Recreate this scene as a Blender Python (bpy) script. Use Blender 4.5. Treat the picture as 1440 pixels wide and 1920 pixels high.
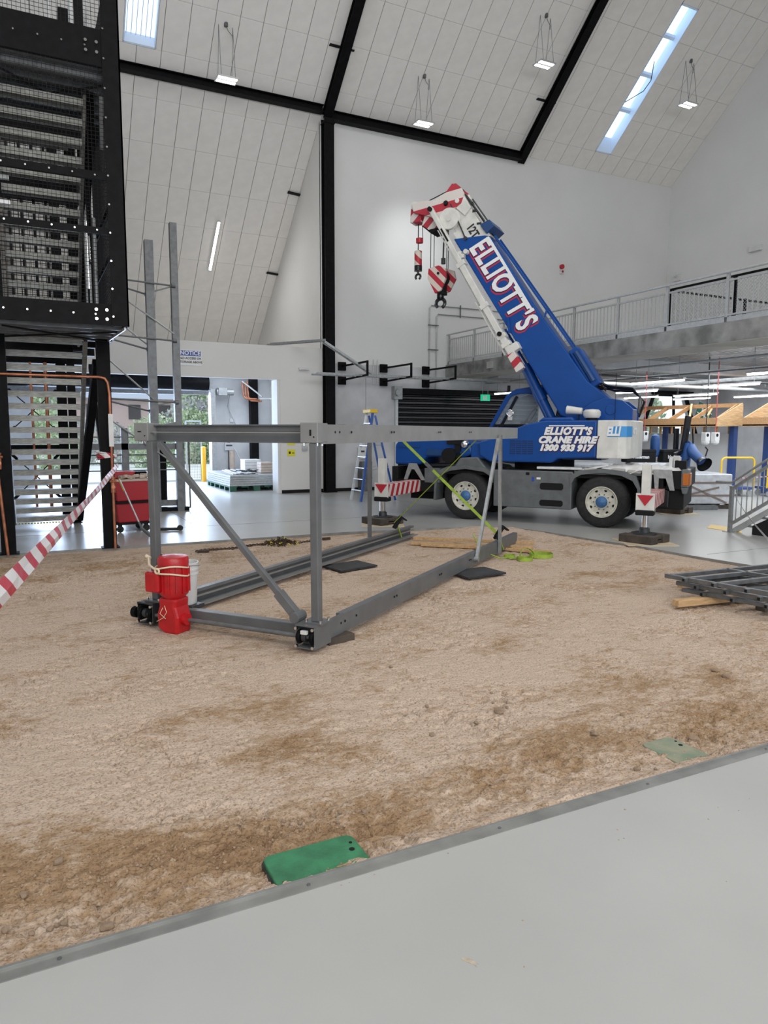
import bpy, bmesh, math, random
import numpy as np
from mathutils import Vector, Matrix, Euler, Quaternion
for o in list(bpy.data.objects): bpy.data.objects.remove(o, do_unlink=True)
SC = bpy.context.scene
COL = SC.collection
R = math.radians
# ------------------------------------------------------------------ camera
FPX, PITCH, ROLL, YAW, EYE = 1339.0, R(6.46), R(.17), R(26.56), 1.85
cp, sp, cy_, sy_ = math.cos(PITCH), math.sin(PITCH), math.cos(YAW), math.sin(YAW)
CF = Vector((sy_*cp, cy_*cp, -sp)); CR0 = Vector((cy_, -sy_, 0)); CU0 = CR0.cross(CF)
CRt = CR0*math.cos(ROLL)+CU0*math.sin(ROLL); CUp = CU0*math.cos(ROLL)-CR0*math.sin(ROLL)
CP = Vector((0, 0, EYE))
cam = bpy.data.cameras.new('camera'); cam.sensor_fit = 'VERTICAL'; cam.sensor_height = 36
cam.lens = FPX/1920*36; cam.clip_end = 500; cam.clip_start = .05
co = bpy.data.objects.new('camera', cam); COL.objects.link(co)
mw = Matrix((CRt, CUp, -CF)).transposed().to_4x4(); mw.translation = CP
co.matrix_world = mw; SC.camera = co
# ------------------------------------------------------------------ light
SC.view_settings.view_transform = 'Standard'; SC.view_settings.look = 'None'
SC.view_settings.gamma = 1; SC.view_settings.use_curve_mapping = False
SC.view_settings.exposure = 0.22
w = bpy.data.worlds.new('world'); SC.world = w; w.use_nodes = True
bg = w.node_tree.nodes['Background']; bg.inputs[0].default_value = (.80, .90, 1.0, 1); bg.inputs[1].default_value = 1.45
def area(name, loc, rot, sx, sy, power, col=(1, 1, 1)):
    l = bpy.data.lights.new(name, 'AREA'); l.shape = 'RECTANGLE'; l.size = sx; l.size_y = sy; l.energy = power; l.color = col
    o = bpy.data.objects.new(name, l); o.location = loc; o.rotation_euler = rot; COL.objects.link(o); return o
area('overhead_fill', (6, 6.5, 14.5), (0, 0, 0), 16, 9, 800, (1, .985, .96))  # added area fill hung below the ridge
area('hall_fill', (3, -5.8, 8.0), (R(84), 0, R(-20)), 14, 6, 1500, (1, .97, .93))  # unseen fill added behind the camera to brighten walls and ceiling
area('door_light', (3.0, 26.6, 2.2), (R(90), 0, R(180)), 5.5, 3, 900, (.58, .73, 1))
area('gallery_light', (19, 13, 3.45), (0, 0, 0), 8, 9, 680, (.90, .95, 1))
area('annexe_light', (6.5, 23.2, 3.9), (0, 0, 0), 2.2, 3.5, 60, (.85, .92, 1))
wl = bpy.data.lights.new('added_wall_spot', 'SPOT'); wl.energy = 420; wl.spot_size = R(40); wl.spot_blend = 1; wl.shadow_soft_size = .3; wl.color = (.95, .98, 1)  # spot added to make the bright patch on the back wall
wo_ = bpy.data.objects.new('added_wall_spot', wl); COL.objects.link(wo_); wo_.location = (11.0, 15.5, 9.2); wo_.rotation_euler = Vector((-.05, 4.77, -1.9)).to_track_quat('-Z', 'Y').to_euler()
fill = area('floor_bounce', (14, 15.6, 1.0), (R(180), 0, 0), 8, 6, 90, (.95, .97, 1)) if 0 else None
# ------------------------------------------------------------------ helpers
rnd = random.Random(7)
def ray(px, py): return CF+CRt*((px-720)/FPX)-CUp*((py-960)/FPX)
def on_ground(px, py, z=0.0):
    d = ray(px, py); return CP+d*((z-EYE)/d.z)
def on_y(px, py, y):
    d = ray(px, py); return CP+d*(y/d.y)
def V(*a): return Vector(a)
MATS = {}
def mat(name, col, rough=.5, metal=0., var=.0, scale=6., bump=0., bscale=40., emit=None, estr=0., spec=.5, alpha=None, trans=0., stretch=None, col2=None):
    m = bpy.data.materials.new(name); m.use_nodes = True; nt = m.node_tree; b = nt.nodes['Principled BSDF']
    b.inputs['Roughness'].default_value = rough; b.inputs['Metallic'].default_value = metal
    b.inputs['Specular IOR Level'].default_value = spec
    c = (*col, 1)
    tc = nt.nodes.new('ShaderNodeTexCoord'); src = tc.outputs['Object']
    if stretch:
        mp = nt.nodes.new('ShaderNodeMapping'); mp.inputs['Scale'].default_value = stretch
        nt.links.new(src, mp.inputs[0]); src = mp.outputs[0]
    if var > 0 or col2:
        n = nt.nodes.new('ShaderNodeTexNoise'); n.inputs['Scale'].default_value = scale; n.inputs['Detail'].default_value = 5
        nt.links.new(src, n.inputs['Vector'])
        r = nt.nodes.new('ShaderNodeValToRGB'); r.color_ramp.elements[0].position = .35; r.color_ramp.elements[1].position = .65
        c2 = col2 if col2 else tuple(min(1, x*(1+var)) for x in col); c1 = col if col2 else tuple(x*(1-var) for x in col)
        r.color_ramp.elements[0].color = (*c1, 1); r.color_ramp.elements[1].color = (*c2, 1)
        nt.links.new(n.outputs[0], r.inputs[0]); nt.links.new(r.outputs[0], b.inputs['Base Color'])
    b.inputs['Base Color'].default_value = c
    if bump > 0:
        n2 = nt.nodes.new('ShaderNodeTexNoise'); n2.inputs['Scale'].default_value = bscale; n2.inputs['Detail'].default_value = 4
        nt.links.new(src, n2.inputs['Vector'])
        bp = nt.nodes.new('ShaderNodeBump'); bp.inputs['Strength'].default_value = bump; bp.inputs['Distance'].default_value = .02
        nt.links.new(n2.outputs[0], bp.inputs['Height']); nt.links.new(bp.outputs[0], b.inputs['Normal'])
    if emit: b.inputs['Emission Color'].default_value = (*emit, 1); b.inputs['Emission Strength'].default_value = estr
    if trans: b.inputs['Transmission Weight'].default_value = trans
    if alpha is not None: b.inputs['Alpha'].default_value = alpha
    MATS[name] = m; return m
def stripes(name, c1, c2, vec, period, duty=.5, rough=.5):
    m = mat(name, c1, rough); nt = m.node_tree; b = nt.nodes['Principled BSDF']
    tc = [n for n in nt.nodes if n.type == 'TEX_COORD'][0]
    d = nt.nodes.new('ShaderNodeVectorMath'); d.operation = 'DOT_PRODUCT'; d.inputs[1].default_value = vec
    nt.links.new(tc.outputs['Object'], d.inputs[0])
    a = nt.nodes.new('ShaderNodeMath'); a.operation = 'DIVIDE'; a.inputs[1].default_value = period; nt.links.new(d.outputs['Value'], a.inputs[0])
    f = nt.nodes.new('ShaderNodeMath'); f.operation = 'FRACT'; nt.links.new(a.outputs[0], f.inputs[0])
    g = nt.nodes.new('ShaderNodeMath'); g.operation = 'GREATER_THAN'; g.inputs[1].default_value = duty; nt.links.new(f.outputs[0], g.inputs[0])
    x = nt.nodes.new('ShaderNodeMix'); x.data_type = 'RGBA'; x.inputs[6].default_value = (*c1, 1); x.inputs[7].default_value = (*c2, 1)
    nt.links.new(g.outputs[0], x.inputs[0]); nt.links.new(x.outputs[2], b.inputs['Base Color'])
    return m
mat('white_wall', (.70, .70, .69), .75, var=.03, scale=.6, bump=.02)
mat('cream_wall', (.70, .685, .66), .75, var=.03, scale=.6)
mat('tile', (.80, .775, .745), .85, var=.03, scale=3, bump=.05, bscale=200)
mat('tile_gap', (.33, .31, .29), .9)
mat('black_steel', (.005, .005, .006), .55, var=.3, scale=8, spec=.10)
mat('black_matt', (.008, .008, .009), .75, spec=.25)
mat('black_gloss', (.01, .01, .012), .25)
mat('rubber', (.018, .018, .018), .8, var=.3, scale=20, bump=.1, bscale=60)
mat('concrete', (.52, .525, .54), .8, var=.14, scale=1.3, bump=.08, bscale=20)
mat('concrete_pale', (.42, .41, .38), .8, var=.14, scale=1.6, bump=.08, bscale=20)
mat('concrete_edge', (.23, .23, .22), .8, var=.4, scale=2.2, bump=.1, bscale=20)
mat('floor_paint', (.40, .40, .385), .30, var=.05, scale=.8, bump=.01, bscale=4)
mat('floor_line', (.16, .17, .18), .6)
mat('kerb_steel', (.30, .30, .285), .42, .6, var=.15, scale=5)
mat('galv', (.36, .37, .37), .42, .55, var=.12, scale=14)
mat('galv_dark', (.15, .155, .16), .45, .5, var=.15, scale=10)
mat('galv_light', (.52, .53, .53), .4, .45, var=.08, scale=14)
mat('tread_steel', (.30, .30, .28), .5, .4, var=.25, scale=9, stretch=(1, 6, 6))
mat('chrome', (.75, .76, .78), .15, 1.)
mat('frame_paint', (.135, .14, .145), .42, .2, var=.10, scale=5)
mat('frame_light', (.25, .25, .245), .45, .25, var=.08, scale=4)
mat('dark_iron', (.045, .048, .05), .45, .4, var=.2, scale=12)
mat('motor_red', (.44, .008, .012), .33, var=.12, scale=9, bump=.15, bscale=90)
mat('crane_blue', (.006, .062, .27), .32, var=.05, scale=3, spec=.3)
mat('crane_blue_dark', (.008, .05, .17), .35)
mat('crane_white', (.66, .65, .61), .4, var=.08, scale=5)
mat('crane_grey', (.115, .125, .13), .45, var=.15, scale=5)
mat('rim_white', (.60, .58, .50), .45, var=.15, scale=12)
mat('hub_blue', (.05, .15, .34), .45, var=.15, scale=20)
mat('signal_red', (.45, .015, .03), .4)
mat('letter_white', (.80, .80, .80), .5)
mat('letter_dark', (.04, .01, .06), .5)
mat('letter_red', (.42, .02, .07), .5)
mat('letter_black', (.015, .015, .015), .6)
mat('patch_blue', (.03, .27, .62), .4)
mat('grille_dark', (.005, .02, .08), .6)
mat('glass', (.62, .72, .78), .05, alpha=.14)
mat('glass_dark', (.05, .06, .07), .06, alpha=.65)
mat('copper', (.46, .18, .10), .36, .7, var=.25, scale=8)
mat('bin_red', (.38, .010, .018), .45)
mat('timber', (.50, .32, .16), .7, var=.2, scale=5, stretch=(1, 8, 8), bump=.05)
mat('timber_orange', (.42, .24, .11), .65, var=.2, scale=5, stretch=(1, 6, 6))
mat('timber_dark', (.06, .046, .036), .8, var=.3, scale=8)
mat('ply', (.52, .43, .30), .7, var=.12, scale=4)
mat('post_blue', (.035, .075, .24), .45)
mat('ladder_blue', (.03, .10, .36), .4)
mat('yellow', (.78, .50, .02), .45)
mat('bollard_yellow', (.85, .42, .02), .5)
mat('panel_white', (.55, .56, .57), .5, var=.03, scale=2)
mat('plastic_white', (.66, .66, .65), .4, var=.05, scale=8)
mat('bag_white', (.68, .68, .68), .45, var=.1, scale=10, bump=.4, bscale=9)
mat('wrap', (.55, .57, .60), .25, var=.12, scale=7, bump=.6, bscale=7)
mat('strap_brown', (.22, .17, .15), .7)
mat('strap_green', (.30, .42, .05), .6, var=.15, scale=12)
mat('mat_black', (.028, .029, .032), .5, var=.4, scale=6)
mat('lid_green', (.030, .17, .075), .5, var=.25, scale=9, bump=.2, bscale=60)
mat('lid_dusty', (.30, .28, .20), .8, col2=(.16, .22, .15), scale=7, bump=.2, bscale=60)
mat('rope_cream', (.70, .58, .42), .8)
mat('rusty', (.055, .032, .02), .8, var=.4, scale=30)
mat('hose_blue', (.012, .065, .22), .5, bump=.3, bscale=70)
mat('tube_on', (1, 1, 1), .5, emit=(1, .98, .98), estr=8.)
mat('panel_on', (1, 1, 1), .5, emit=(1, .97, .92), estr=6.)
mat('sky_panel', (.75, .88, 1), .4, emit=(.66, .86, 1), estr=1.15)
mat('sky_reveal', (.70, .80, .95), .5)
mat('sign_blue', (.02, .07, .38), .4)
mat('sign_yellow', (.75, .68, .03), .5)
mat('exit_green', (.0, .38, .16), .5, emit=(.0, .5, .25), estr=.6)
mat('amber', (.45, .12, .01), .3)
mat('foliage', (.22, .34, .17), .8, col2=(.62, .68, .48), scale=2.2)  # leaf tones lightened to put overexposed daylight into the colour
mat('foliage_purple', (.36, .33, .42), .8, col2=(.50, .56, .44), scale=2.0)
mat('house_wall', (.55, .42, .40), .8); mat('house_roof', (.38, .42, .50), .7)
mat('yard', (.78, .80, .80), .7, var=.05, scale=1)
mat('alum_soffit', (.42, .43, .45), .3, .7, var=.2, scale=2)
mat('cord_red', (.50, .10, .10), .5)
mat('pipe_white', (.60, .62, .63), .4)
mat('card', (.50, .40, .33), .7, var=.1, scale=6)
mat('pallet_green', (.02, .10, .06), .6)
mat('clod', (.33, .235, .16), .95, var=.2, scale=20, bump=.5, bscale=50)
stripes('hazard_side', (.45, .015, .03), (.66, .60, .56), (0, 1, .45), .23)
stripes('hazard_head', (.45, .02, .04), (.68, .62, .58), (.12, 0, 1), .36, .45)
stripes('hazard_box', (.45, .02, .04), (.68, .62, .58), (.7, 0, .7), .26)
stripes('hazard_hook', (.45, .02, .04), (.66, .58, .50), (-.75, 0, .75), .22)
stripes('tape', (.52, .03, .06), (.78, .76, .76), (.9, .3, .8), .16, .45, .3)
stripes('tape_grey', (.62, .60, .60), (.36, .35, .36), (0, 1, .3), .12, .6, .35)
# sand: pale dust over darker ochre soil
def sand_mat():
    m = bpy.data.materials.new('sand'); m.use_nodes = True; nt = m.node_tree; b = nt.nodes['Principled BSDF']; b.inputs['Roughness'].default_value = .95
    b.inputs['Specular IOR Level'].default_value = .15
    tc = nt.nodes.new('ShaderNodeTexCoord')
    def noise(s, d, dist=0., st=None):
        n = nt.nodes.new('ShaderNodeTexNoise'); n.inputs['Scale'].default_value = s; n.inputs['Detail'].default_value = d; n.inputs['Distortion'].default_value = dist; n.inputs['Roughness'].default_value = .62
        if st:
            mp = nt.nodes.new('ShaderNodeMapping'); mp.inputs['Scale'].default_value = st; nt.links.new(tc.outputs['Object'], mp.inputs[0]); nt.links.new(mp.outputs[0], n.inputs['Vector'])
        else: nt.links.new(tc.outputs['Object'], n.inputs['Vector'])
        return n
    at = nt.nodes.new('ShaderNodeAttribute'); at.attribute_name = 'damp'
    n1 = noise(1.1, 8, .3, (1, 1.5, 1)); n2 = noise(13, 9, .1, (1, 1.5, 1)); n3 = noise(75, 5)
    mx = nt.nodes.new('ShaderNodeMath'); mx.operation = 'MULTIPLY_ADD'; mx.inputs[1].default_value = .42
    nt.links.new(n2.outputs[0], mx.inputs[0])
    a2 = nt.nodes.new('ShaderNodeMath'); a2.operation = 'MULTIPLY'; a2.inputs[1].default_value = .58; nt.links.new(n1.outputs[0], a2.inputs[0]); nt.links.new(a2.outputs[0], mx.inputs[2])
    ad = nt.nodes.new('ShaderNodeMath'); ad.operation = 'SUBTRACT'; nt.links.new(mx.outputs[0], ad.inputs[0]); nt.links.new(at.outputs['Fac'], ad.inputs[1])
    r = nt.nodes.new('ShaderNodeValToRGB'); e = r.color_ramp.elements
    e[0].position = .20; e[0].color = (.25, .145, .08, 1); e[1].position = .50; e[1].color = (.66, .515, .405, 1)
    x = e.new(.36); x.color = (.42, .28, .165, 1); x = e.new(.435); x.color = (.55, .41, .30, 1)
    nt.links.new(ad.outputs[0], r.inputs[0])
    mc = nt.nodes.new('ShaderNodeMix'); mc.data_type = 'RGBA'; mc.blend_type = 'MULTIPLY'; mc.inputs[0].default_value = .7
    r3 = nt.nodes.new('ShaderNodeValToRGB'); r3.color_ramp.elements[0].position = .34; r3.color_ramp.elements[0].color = (.35, .30, .26, 1); r3.color_ramp.elements[1].position = .50; r3.color_ramp.elements[1].color = (1, 1, 1, 1)
    nt.links.new(n3.outputs[0], r3.inputs[0]); nt.links.new(r.outputs[0], mc.inputs[6]); nt.links.new(r3.outputs[0], mc.inputs[7])
    nt.links.new(mc.outputs[2], b.inputs['Base Color'])
    bp = nt.nodes.new('ShaderNodeBump'); bp.inputs['Strength'].default_value = 1.0; bp.inputs['Distance'].default_value = .03
    s = nt.nodes.new('ShaderNodeMath'); s.operation = 'MULTIPLY_ADD'; s.inputs[1].default_value = .45; nt.links.new(n3.outputs[0], s.inputs[0]); nt.links.new(n2.outputs[0], s.inputs[2])
    nt.links.new(s.outputs[0], bp.inputs['Height']); nt.links.new(bp.outputs[0], b.inputs['Normal'])
    MATS['sand'] = m
sand_mat()

def lookrot(d, up=V(0, 0, 1)):
    d = d.normalized(); 
    if abs(d.dot(up)) > .99: up = V(0, 1, 0) if abs(d.y) < .9 else V(1, 0, 0)
    x = up.cross(d).normalized(); y = d.cross(x)
    return Matrix((x, y, d)).transposed()     # local z = d, local y ~ up
class MB:
    def __init__(s): s.v = []; s.f = []; s.m = []; s.k = 0
    def add(s, vs, fs, k=None):
        b = len(s.v); s.v += [tuple(v) for v in vs]; s.f += [tuple(i+b for i in f) for f in fs]; s.m += [s.k if k is None else k]*len(fs); return s
    def box(s, lo, hi, k=None):
        x0, y0, z0 = lo; x1, y1, z1 = hi
        vs = [(x0, y0, z0), (x1, y0, z0), (x1, y1, z0), (x0, y1, z0), (x0, y0, z1), (x1, y0, z1), (x1, y1, z1), (x0, y1, z1)]
        return s.add(vs, [(0, 3, 2, 1), (4, 5, 6, 7), (0, 1, 5, 4), (1, 2, 6, 5), (2, 3, 7, 6), (3, 0, 4, 7)], k)
    def cbox(s, c, sz, rot=None, k=None):
        h = [a/2 for a in sz]; vs = []
        for z in (-1, 1):
            for x, y in ((-1, -1), (1, -1), (1, 1), (-1, 1)):
                p = V(x*h[0], y*h[1], z*h[2])
                if rot is not None: p = rot @ p
                vs.append(p+V(*c))
        return s.add(vs, [(0, 3, 2, 1), (4, 5, 6, 7), (0, 1, 5, 4), (1, 2, 6, 5), (2, 3, 7, 6), (3, 0, 4, 7)], k)
    def bar(s, a, b, w_, h_=None, up=V(0, 0, 1), k=None):
        a, b = V(*a), V(*b); h_ = h_ or w_; M = lookrot(b-a, up); L = (b-a).length
        return s.cbox((a+b)/2, (w_, h_, L), M, k)
    def prof(s, pts, a, b, up=V(0, 0, 1), k=None):        # extrude a 2-d profile (x side, y up) from a to b
        a, b = V(*a), V(*b); M = lookrot(b-a, up); n = len(pts)
        vs = [a+M @ V(x, y, 0) for x, y in pts]+[b+M @ V(x, y, 0) for x, y in pts]
        fs = [(i, (i+1) % n, n+(i+1) % n, n+i) for i in range(n)]+[tuple(range(n))[::-1], tuple(range(n, 2*n))]
        return s.add(vs, fs, k)
    def cyl(s, a, b, r, n=12, r2=None, k=None, cap=True):
        a, b = V(*a), V(*b); r2 = r if r2 is None else r2; M = lookrot(b-a); vs = []
        for p, q in ((a, r), (b, r2)):
            for i in range(n): t = 2*math.pi*i/n; vs.append(p+M @ V(math.cos(t)*q, math.sin(t)*q, 0))
        fs = [(i, (i+1) % n, n+(i+1) % n, n+i) for i in range(n)]
        if cap: fs += [tuple(range(n))[::-1], tuple(range(n, 2*n))]
        return s.add(vs, fs, k)
    def tube(s, pts, r, n=8, k=None):
        pts = [V(*p) for p in pts]; vs = []; up = None
        for i, p in enumerate(pts):
            d = (pts[min(i+1, len(pts)-1)]-pts[max(i-1, 0)]).normalized()
            if up is None: up = V(0, 0, 1) if abs(d.z) < .9 else V(1, 0, 0)
            x = up.cross(d).normalized(); y = d.cross(x); up = y
            rr = r[i] if isinstance(r, (list, tuple)) else r
            vs += [p+(x*math.cos(2*math.pi*j/n)+y*math.sin(2*math.pi*j/n))*rr for j in range(n)]
        fs = []
        for i in range(len(pts)-1):
            for j in range(n): fs.append((i*n+j, i*n+(j+1) % n, (i+1)*n+(j+1) % n, (i+1)*n+j))
        fs += [tuple(range(n))[::-1], tuple(range((len(pts)-1)*n, len(pts)*n))]
        return s.add(vs, fs, k)
    def prism(s, poly, lo, hi, ax='y', k=None):           # poly in the plane perpendicular to ax
        n = len(poly)
        def P3(p, t): return {'y': (p[0], t, p[1]), 'x': (t, p[0], p[1]), 'z': (p[0], p[1], t)}[ax]
        vs = [P3(p, lo) for p in poly]+[P3(p, hi) for p in poly]
        fs = [(i, (i+1) % n, n+(i+1) % n, n+i) for i in range(n)]+[tuple(range(n))[::-1], tuple(range(n, 2*n))]
        return s.add(vs, fs, k)
    def lathe(s, prof, c=(0, 0, 0), ax='z', n=24, k=None, cap=True):  # prof: (radius, height) list
        vs = []; c = V(*c)
        for r_, h in prof:
            for i in range(n):
                t = 2*math.pi*i/n; a, b = math.cos(t)*r_, math.sin(t)*r_
                vs.append(c+(V(a, b, h) if ax == 'z' else V(a, h, b) if ax == 'y' else V(h, a, b)))
        m = len(prof); fs = [(j*n+i, j*n+(i+1) % n, (j+1)*n+(i+1) % n, (j+1)*n+i) for j in range(m-1) for i in range(n)]
        if cap: fs += [tuple(range(n))[::-1], tuple(range((m-1)*n, m*n))]
        return s.add(vs, fs, k)
    def torus(s, c, r_, q, ax=V(0, 0, 1), n=20, a0=0, a1=2*math.pi, k=None):
        M = lookrot(V(*ax)); pts = [V(*c)+M @ V(math.cos(t)*r_, math.sin(t)*r_, 0) for t in np.linspace(a0, a1, n)]
        return s.tube(pts, q, 8, k)
    def build(s, name, m, parent=None, bevel=0., smooth=False, loc=None, kind=None, fix=True):
        me = bpy.data.meshes.new(name); me.from_pydata(s.v, [], s.f)
        for x in (m if isinstance(m, (list, tuple)) else [m]): me.materials.append(MATS[x])
        if any(s.m): me.polygons.foreach_set('material_index', s.m)
        if fix:
            bm = bmesh.new(); bm.from_mesh(me); bmesh.ops.recalc_face_normals(bm, faces=bm.faces); bm.to_mesh(me); bm.free()
        if smooth:
            me.polygons.foreach_set('use_smooth', [True]*len(me.polygons)); me.set_sharp_from_angle(angle=R(40))
        o = bpy.data.objects.new(name, me); COL.objects.link(o)
        if parent: o.parent = parent
        if loc is not None: o.location = loc
        if bevel:
            b = o.modifiers.new('bevel', 'BEVEL'); b.width = bevel; b.segments = 2; b.limit_method = 'ANGLE'
        if kind: o['kind'] = kind
        return o
def tag(o, label, cat, group=None, kind=None):
    o['label'] = label; o['category'] = cat
    if group: o['group'] = group
    if kind: o['kind'] = kind
    return o
def thing(name, label, cat, loc=(0, 0, 0), rz=0, group=None):
    o = bpy.data.objects.new(name, None); COL.objects.link(o); o.location = loc; o.rotation_euler = (0, 0, rz); o.empty_display_size = .1
    return tag(o, label, cat, group)
def struct(o): o['kind'] = 'structure'; return o
def copy_tree(o, parent=None):
    c = o.copy(); COL.objects.link(c); c.parent = parent
    for ch in list(o.children): copy_tree(ch, c)
    return c
def text(body, size, name, m, parent, M, off=0., ext=.004, shear=0., sx=1., space=1.):
    cu = bpy.data.curves.new('t', 'FONT'); cu.body = body; cu.size = size; cu.offset = off; cu.extrude = ext; cu.shear = shear
    cu.align_x = 'CENTER'; cu.align_y = 'CENTER'; cu.space_character = space; cu.resolution_u = 3
    to = bpy.data.objects.new('t', cu); COL.objects.link(to)
    bpy.context.view_layer.update()
    me = bpy.data.meshes.new_from_object(to.evaluated_get(bpy.context.evaluated_depsgraph_get()))
    bpy.data.objects.remove(to, do_unlink=True); bpy.data.curves.remove(cu)
    me.transform(M @ Matrix.Diagonal((sx, 1, 1, 1))); me.materials.clear(); me.materials.append(MATS[m])
    o = bpy.data.objects.new(name, me); COL.objects.link(o)
    if parent: o.parent = parent
    return o
def frame(o, x, y):          # 4x4 from origin, x axis, y axis
    x, y = V(*x).normalized(), V(*y).normalized(); z = x.cross(y)
    M = Matrix((x, y, z)).transposed().to_4x4(); M.translation = V(*o); return M
def mesh_of(mb, name, mats, smooth=False):
    o = mb.build(name, mats, smooth=smooth); me = o.data; bpy.data.objects.remove(o); return me
def inst(me, name, parent, loc=(0, 0, 0), rot=(0, 0, 0), sc=(1, 1, 1)):
    o = bpy.data.objects.new(name, me); COL.objects.link(o); o.parent = parent; o.location = loc; o.rotation_euler = rot; o.scale = sc; return o

YB, XM, XR, XC, XL = 20.27, 12.36, 22.14, 8.1, 25.0      # back wall, gallery edge, right wall, column, lower right wall
ZC, KS = 10.96, .87
def zceil(y): return ZC+KS*(YB-y)
# ------------------------------------------------------------------ floor and pit
PIT = [(-5, 11.98), (5.2, 11.93), (6.54, 11.78), (7.1, 11.68), (7.6, 11.53), (8.08, 11.3), (8.41, 10.9), (8.58, 10.18), (8.66, 9.43), (8.83, 8.38), (8.87, 7.37), (9.0, 6.3), (9.1, 2.62)]
YN = 2.62
fl = MB()
fl.box((-6, -6, -.2), (26, YN-.07, 0))
for (x0, y0), (x1, y1) in zip(PIT[:6], PIT[1:6]): fl.prism([(x0, y0), (x1, y1), (x1, 27.5), (x0, 27.5)], -.2, 0, 'z')
for (x0, y0), (x1, y1) in zip(PIT[5:], PIT[6:]): fl.prism([(x0, y0), (26, y0), (26, y1), (x1, y1)], -.2, 0, 'z')
fl.box((8.08, 11.3, -.2), (26, 27.5, 0)); fl.box((9.1, YN-.07, -.2), (26, YN, 0)); fl.box((-6, YN-.07, -.2), (-5, 27.5, 0))
floor = struct(fl.build('floor', 'floor_paint'))
k = MB(); k.box((-5, YN-.07, -.12), (9.1, YN-.012, .004)); k.box((-5, YN-.012, -.12), (9.1, YN, .012))
struct(k.build('trim_1', 'kerb_steel'))
k = MB()
for x in (.02, .95, 1.9, 2.85, 3.8): k.cyl((x, YN-.04, .003), (x, YN-.04, .008), .008, 8)
k.build('screw', 'galv_dark', bpy.data.objects['trim_1'], kind='stuff')
k = MB()
for a, b in zip(PIT, PIT[1:]): k.bar((a[0], a[1], -.05), (b[0], b[1], -.05), .012, .115)
struct(k.build('trim_2', 'kerb_steel'))
k = MB()
for (a, b) in (((-4, 13.95), (8.9, 13.9)), ((13.6, 14.6), (24, 14.6))): k.bar((*a, .0), (*b, .0), .012, .003)
for (a, b) in (((8.9, 13.9), (8.9, 20)), ((2.9, 13.95), (2.9, 20)), ((9.2, 7.4), (14, 7.4))): k.bar((*a, .0), (*b, .0), .012, .003)
struct(k.build('trim_3', 'floor_line'))
# noise in numpy
def vnoise(x, y, seed):
    rs = np.random.RandomState(seed); g = rs.rand(256, 256)
    xi = np.floor(x).astype(int); yi = np.floor(y).astype(int); fx = x-xi; fy = y-yi
    fx = fx*fx*(3-2*fx); fy = fy*fy*(3-2*fy)
    a = g[xi % 256, yi % 256]; b = g[(xi+1) % 256, yi % 256]; c = g[xi % 256, (yi+1) % 256]; d = g[(xi+1) % 256, (yi+1) % 256]
    return (a*(1-fx)+b*fx)*(1-fy)+(c*(1-fx)+d*fx)*fy
def fbm(x, y, f, o, seed, gain=.5):
    t = 0; a = 1; s = 0
    for i in range(o): t = t+a*vnoise(x*f+i*17.3, y*f+i*9.1, seed+i); s += a; a *= gain; f *= 2.03
    return t/s
DAMP = [(.0, 3.0, 1.1, .42, .10), (.55, 3.05, .8, .35, .06), (1.9, 3.0, 1.1, .30, .09), (3.0, 3.0, .9, .45, .06), (4.3, 3.3, 1.0, .6, .11), (2.2, 6.9, 1.2, .3, .05), (-.4, 10.5, 1.6, 1.0, .08), (2.9, 10.6, 1.5, .5, .06), (7.3, 6.5, 1.2, 1.2, .05), (1.4, 3.9, .5, .25, .07), (1.0, 4.6, .9, .2, .04), (5.2, 6.0, .9, .3, .04)]
def sand_z(x, y):
    x = np.asarray(x, float); y = np.asarray(y, float)
    base = -.034+.030*(fbm(x, y, .5, 3, 11)-.5)
    dm = np.zeros_like(x)
    for cx, cyy, sx, sy, a in DAMP: dm += a*np.exp(-((x-cx)/sx)**2-((y-cyy)/sy)**2)
    dm = dm*(.5+1.0*fbm(x, y, 2.2, 4, 60))
    rough = np.clip(fbm(x, y, 1.1, 4, 31)-.46, 0, 1)*3+dm*7
    n = fbm(x, y*1.6+x*.35, 9, 4, 5); rid = 1-np.abs(2*n-1)
    z = base+rough*.040*(fbm(x, y, 16, 4, 77, .65)-.45)+.012*(n-.5)
    m2 = np.clip(fbm(x, y, 1.7, 3, 44)-.45, 0, 1)*4
    z = z-.034*m2*np.clip(rid-.84, 0, 1)*5
    t = np.abs((y-(7.0+.13*x)))                       # long wheel rut across the left
    z = z-.014*np.exp(-(t/.03)**2)*(x < 1.6)
    # heaped rim at the far right corner
    e = np.exp(-((x-8.1)/.45)**2)*np.clip((y-5.5)/2, 0, 1)+np.exp(-((y-11.3)/.3)**2)*np.clip((x-5)/2.5, 0, 1)
    z = z+np.clip(e, 0, 1)*(.05+.07*(fbm(x, y, 5, 4, 91)-.4))
    z = z+.04*np.exp(-((y-YN)/.10)**2)*(.5+.9*fbm(x, y, 4, 3, 13))
    z = np.where(y < YN+.05, np.maximum(z, -.014), z)
    z = np.minimum(z, .003+np.clip(y-YN, 0, 9)*.6)
    return z, dm, m2
nx, ny = 900, 560
ty = np.linspace(0, 1, ny); ys = YN*(11.97/YN)**ty
xs_ = np.linspace(0, 1, nx)
def xhi(y): return np.interp(y, [p[1] for p in PIT[::-1]], [p[0] for p in PIT[::-1]])-.005
Y2 = np.repeat(ys[:, None], nx, 1)
xl = -.35-.16*(ys-YN); xl = np.maximum(xl*1.2-.3, -2.8); xr = np.minimum(xhi(ys), 6.6+(ys-YN)*1.9)
X2 = xl[:, None]+(xr-xl)[:, None]*xs_[None]
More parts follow.
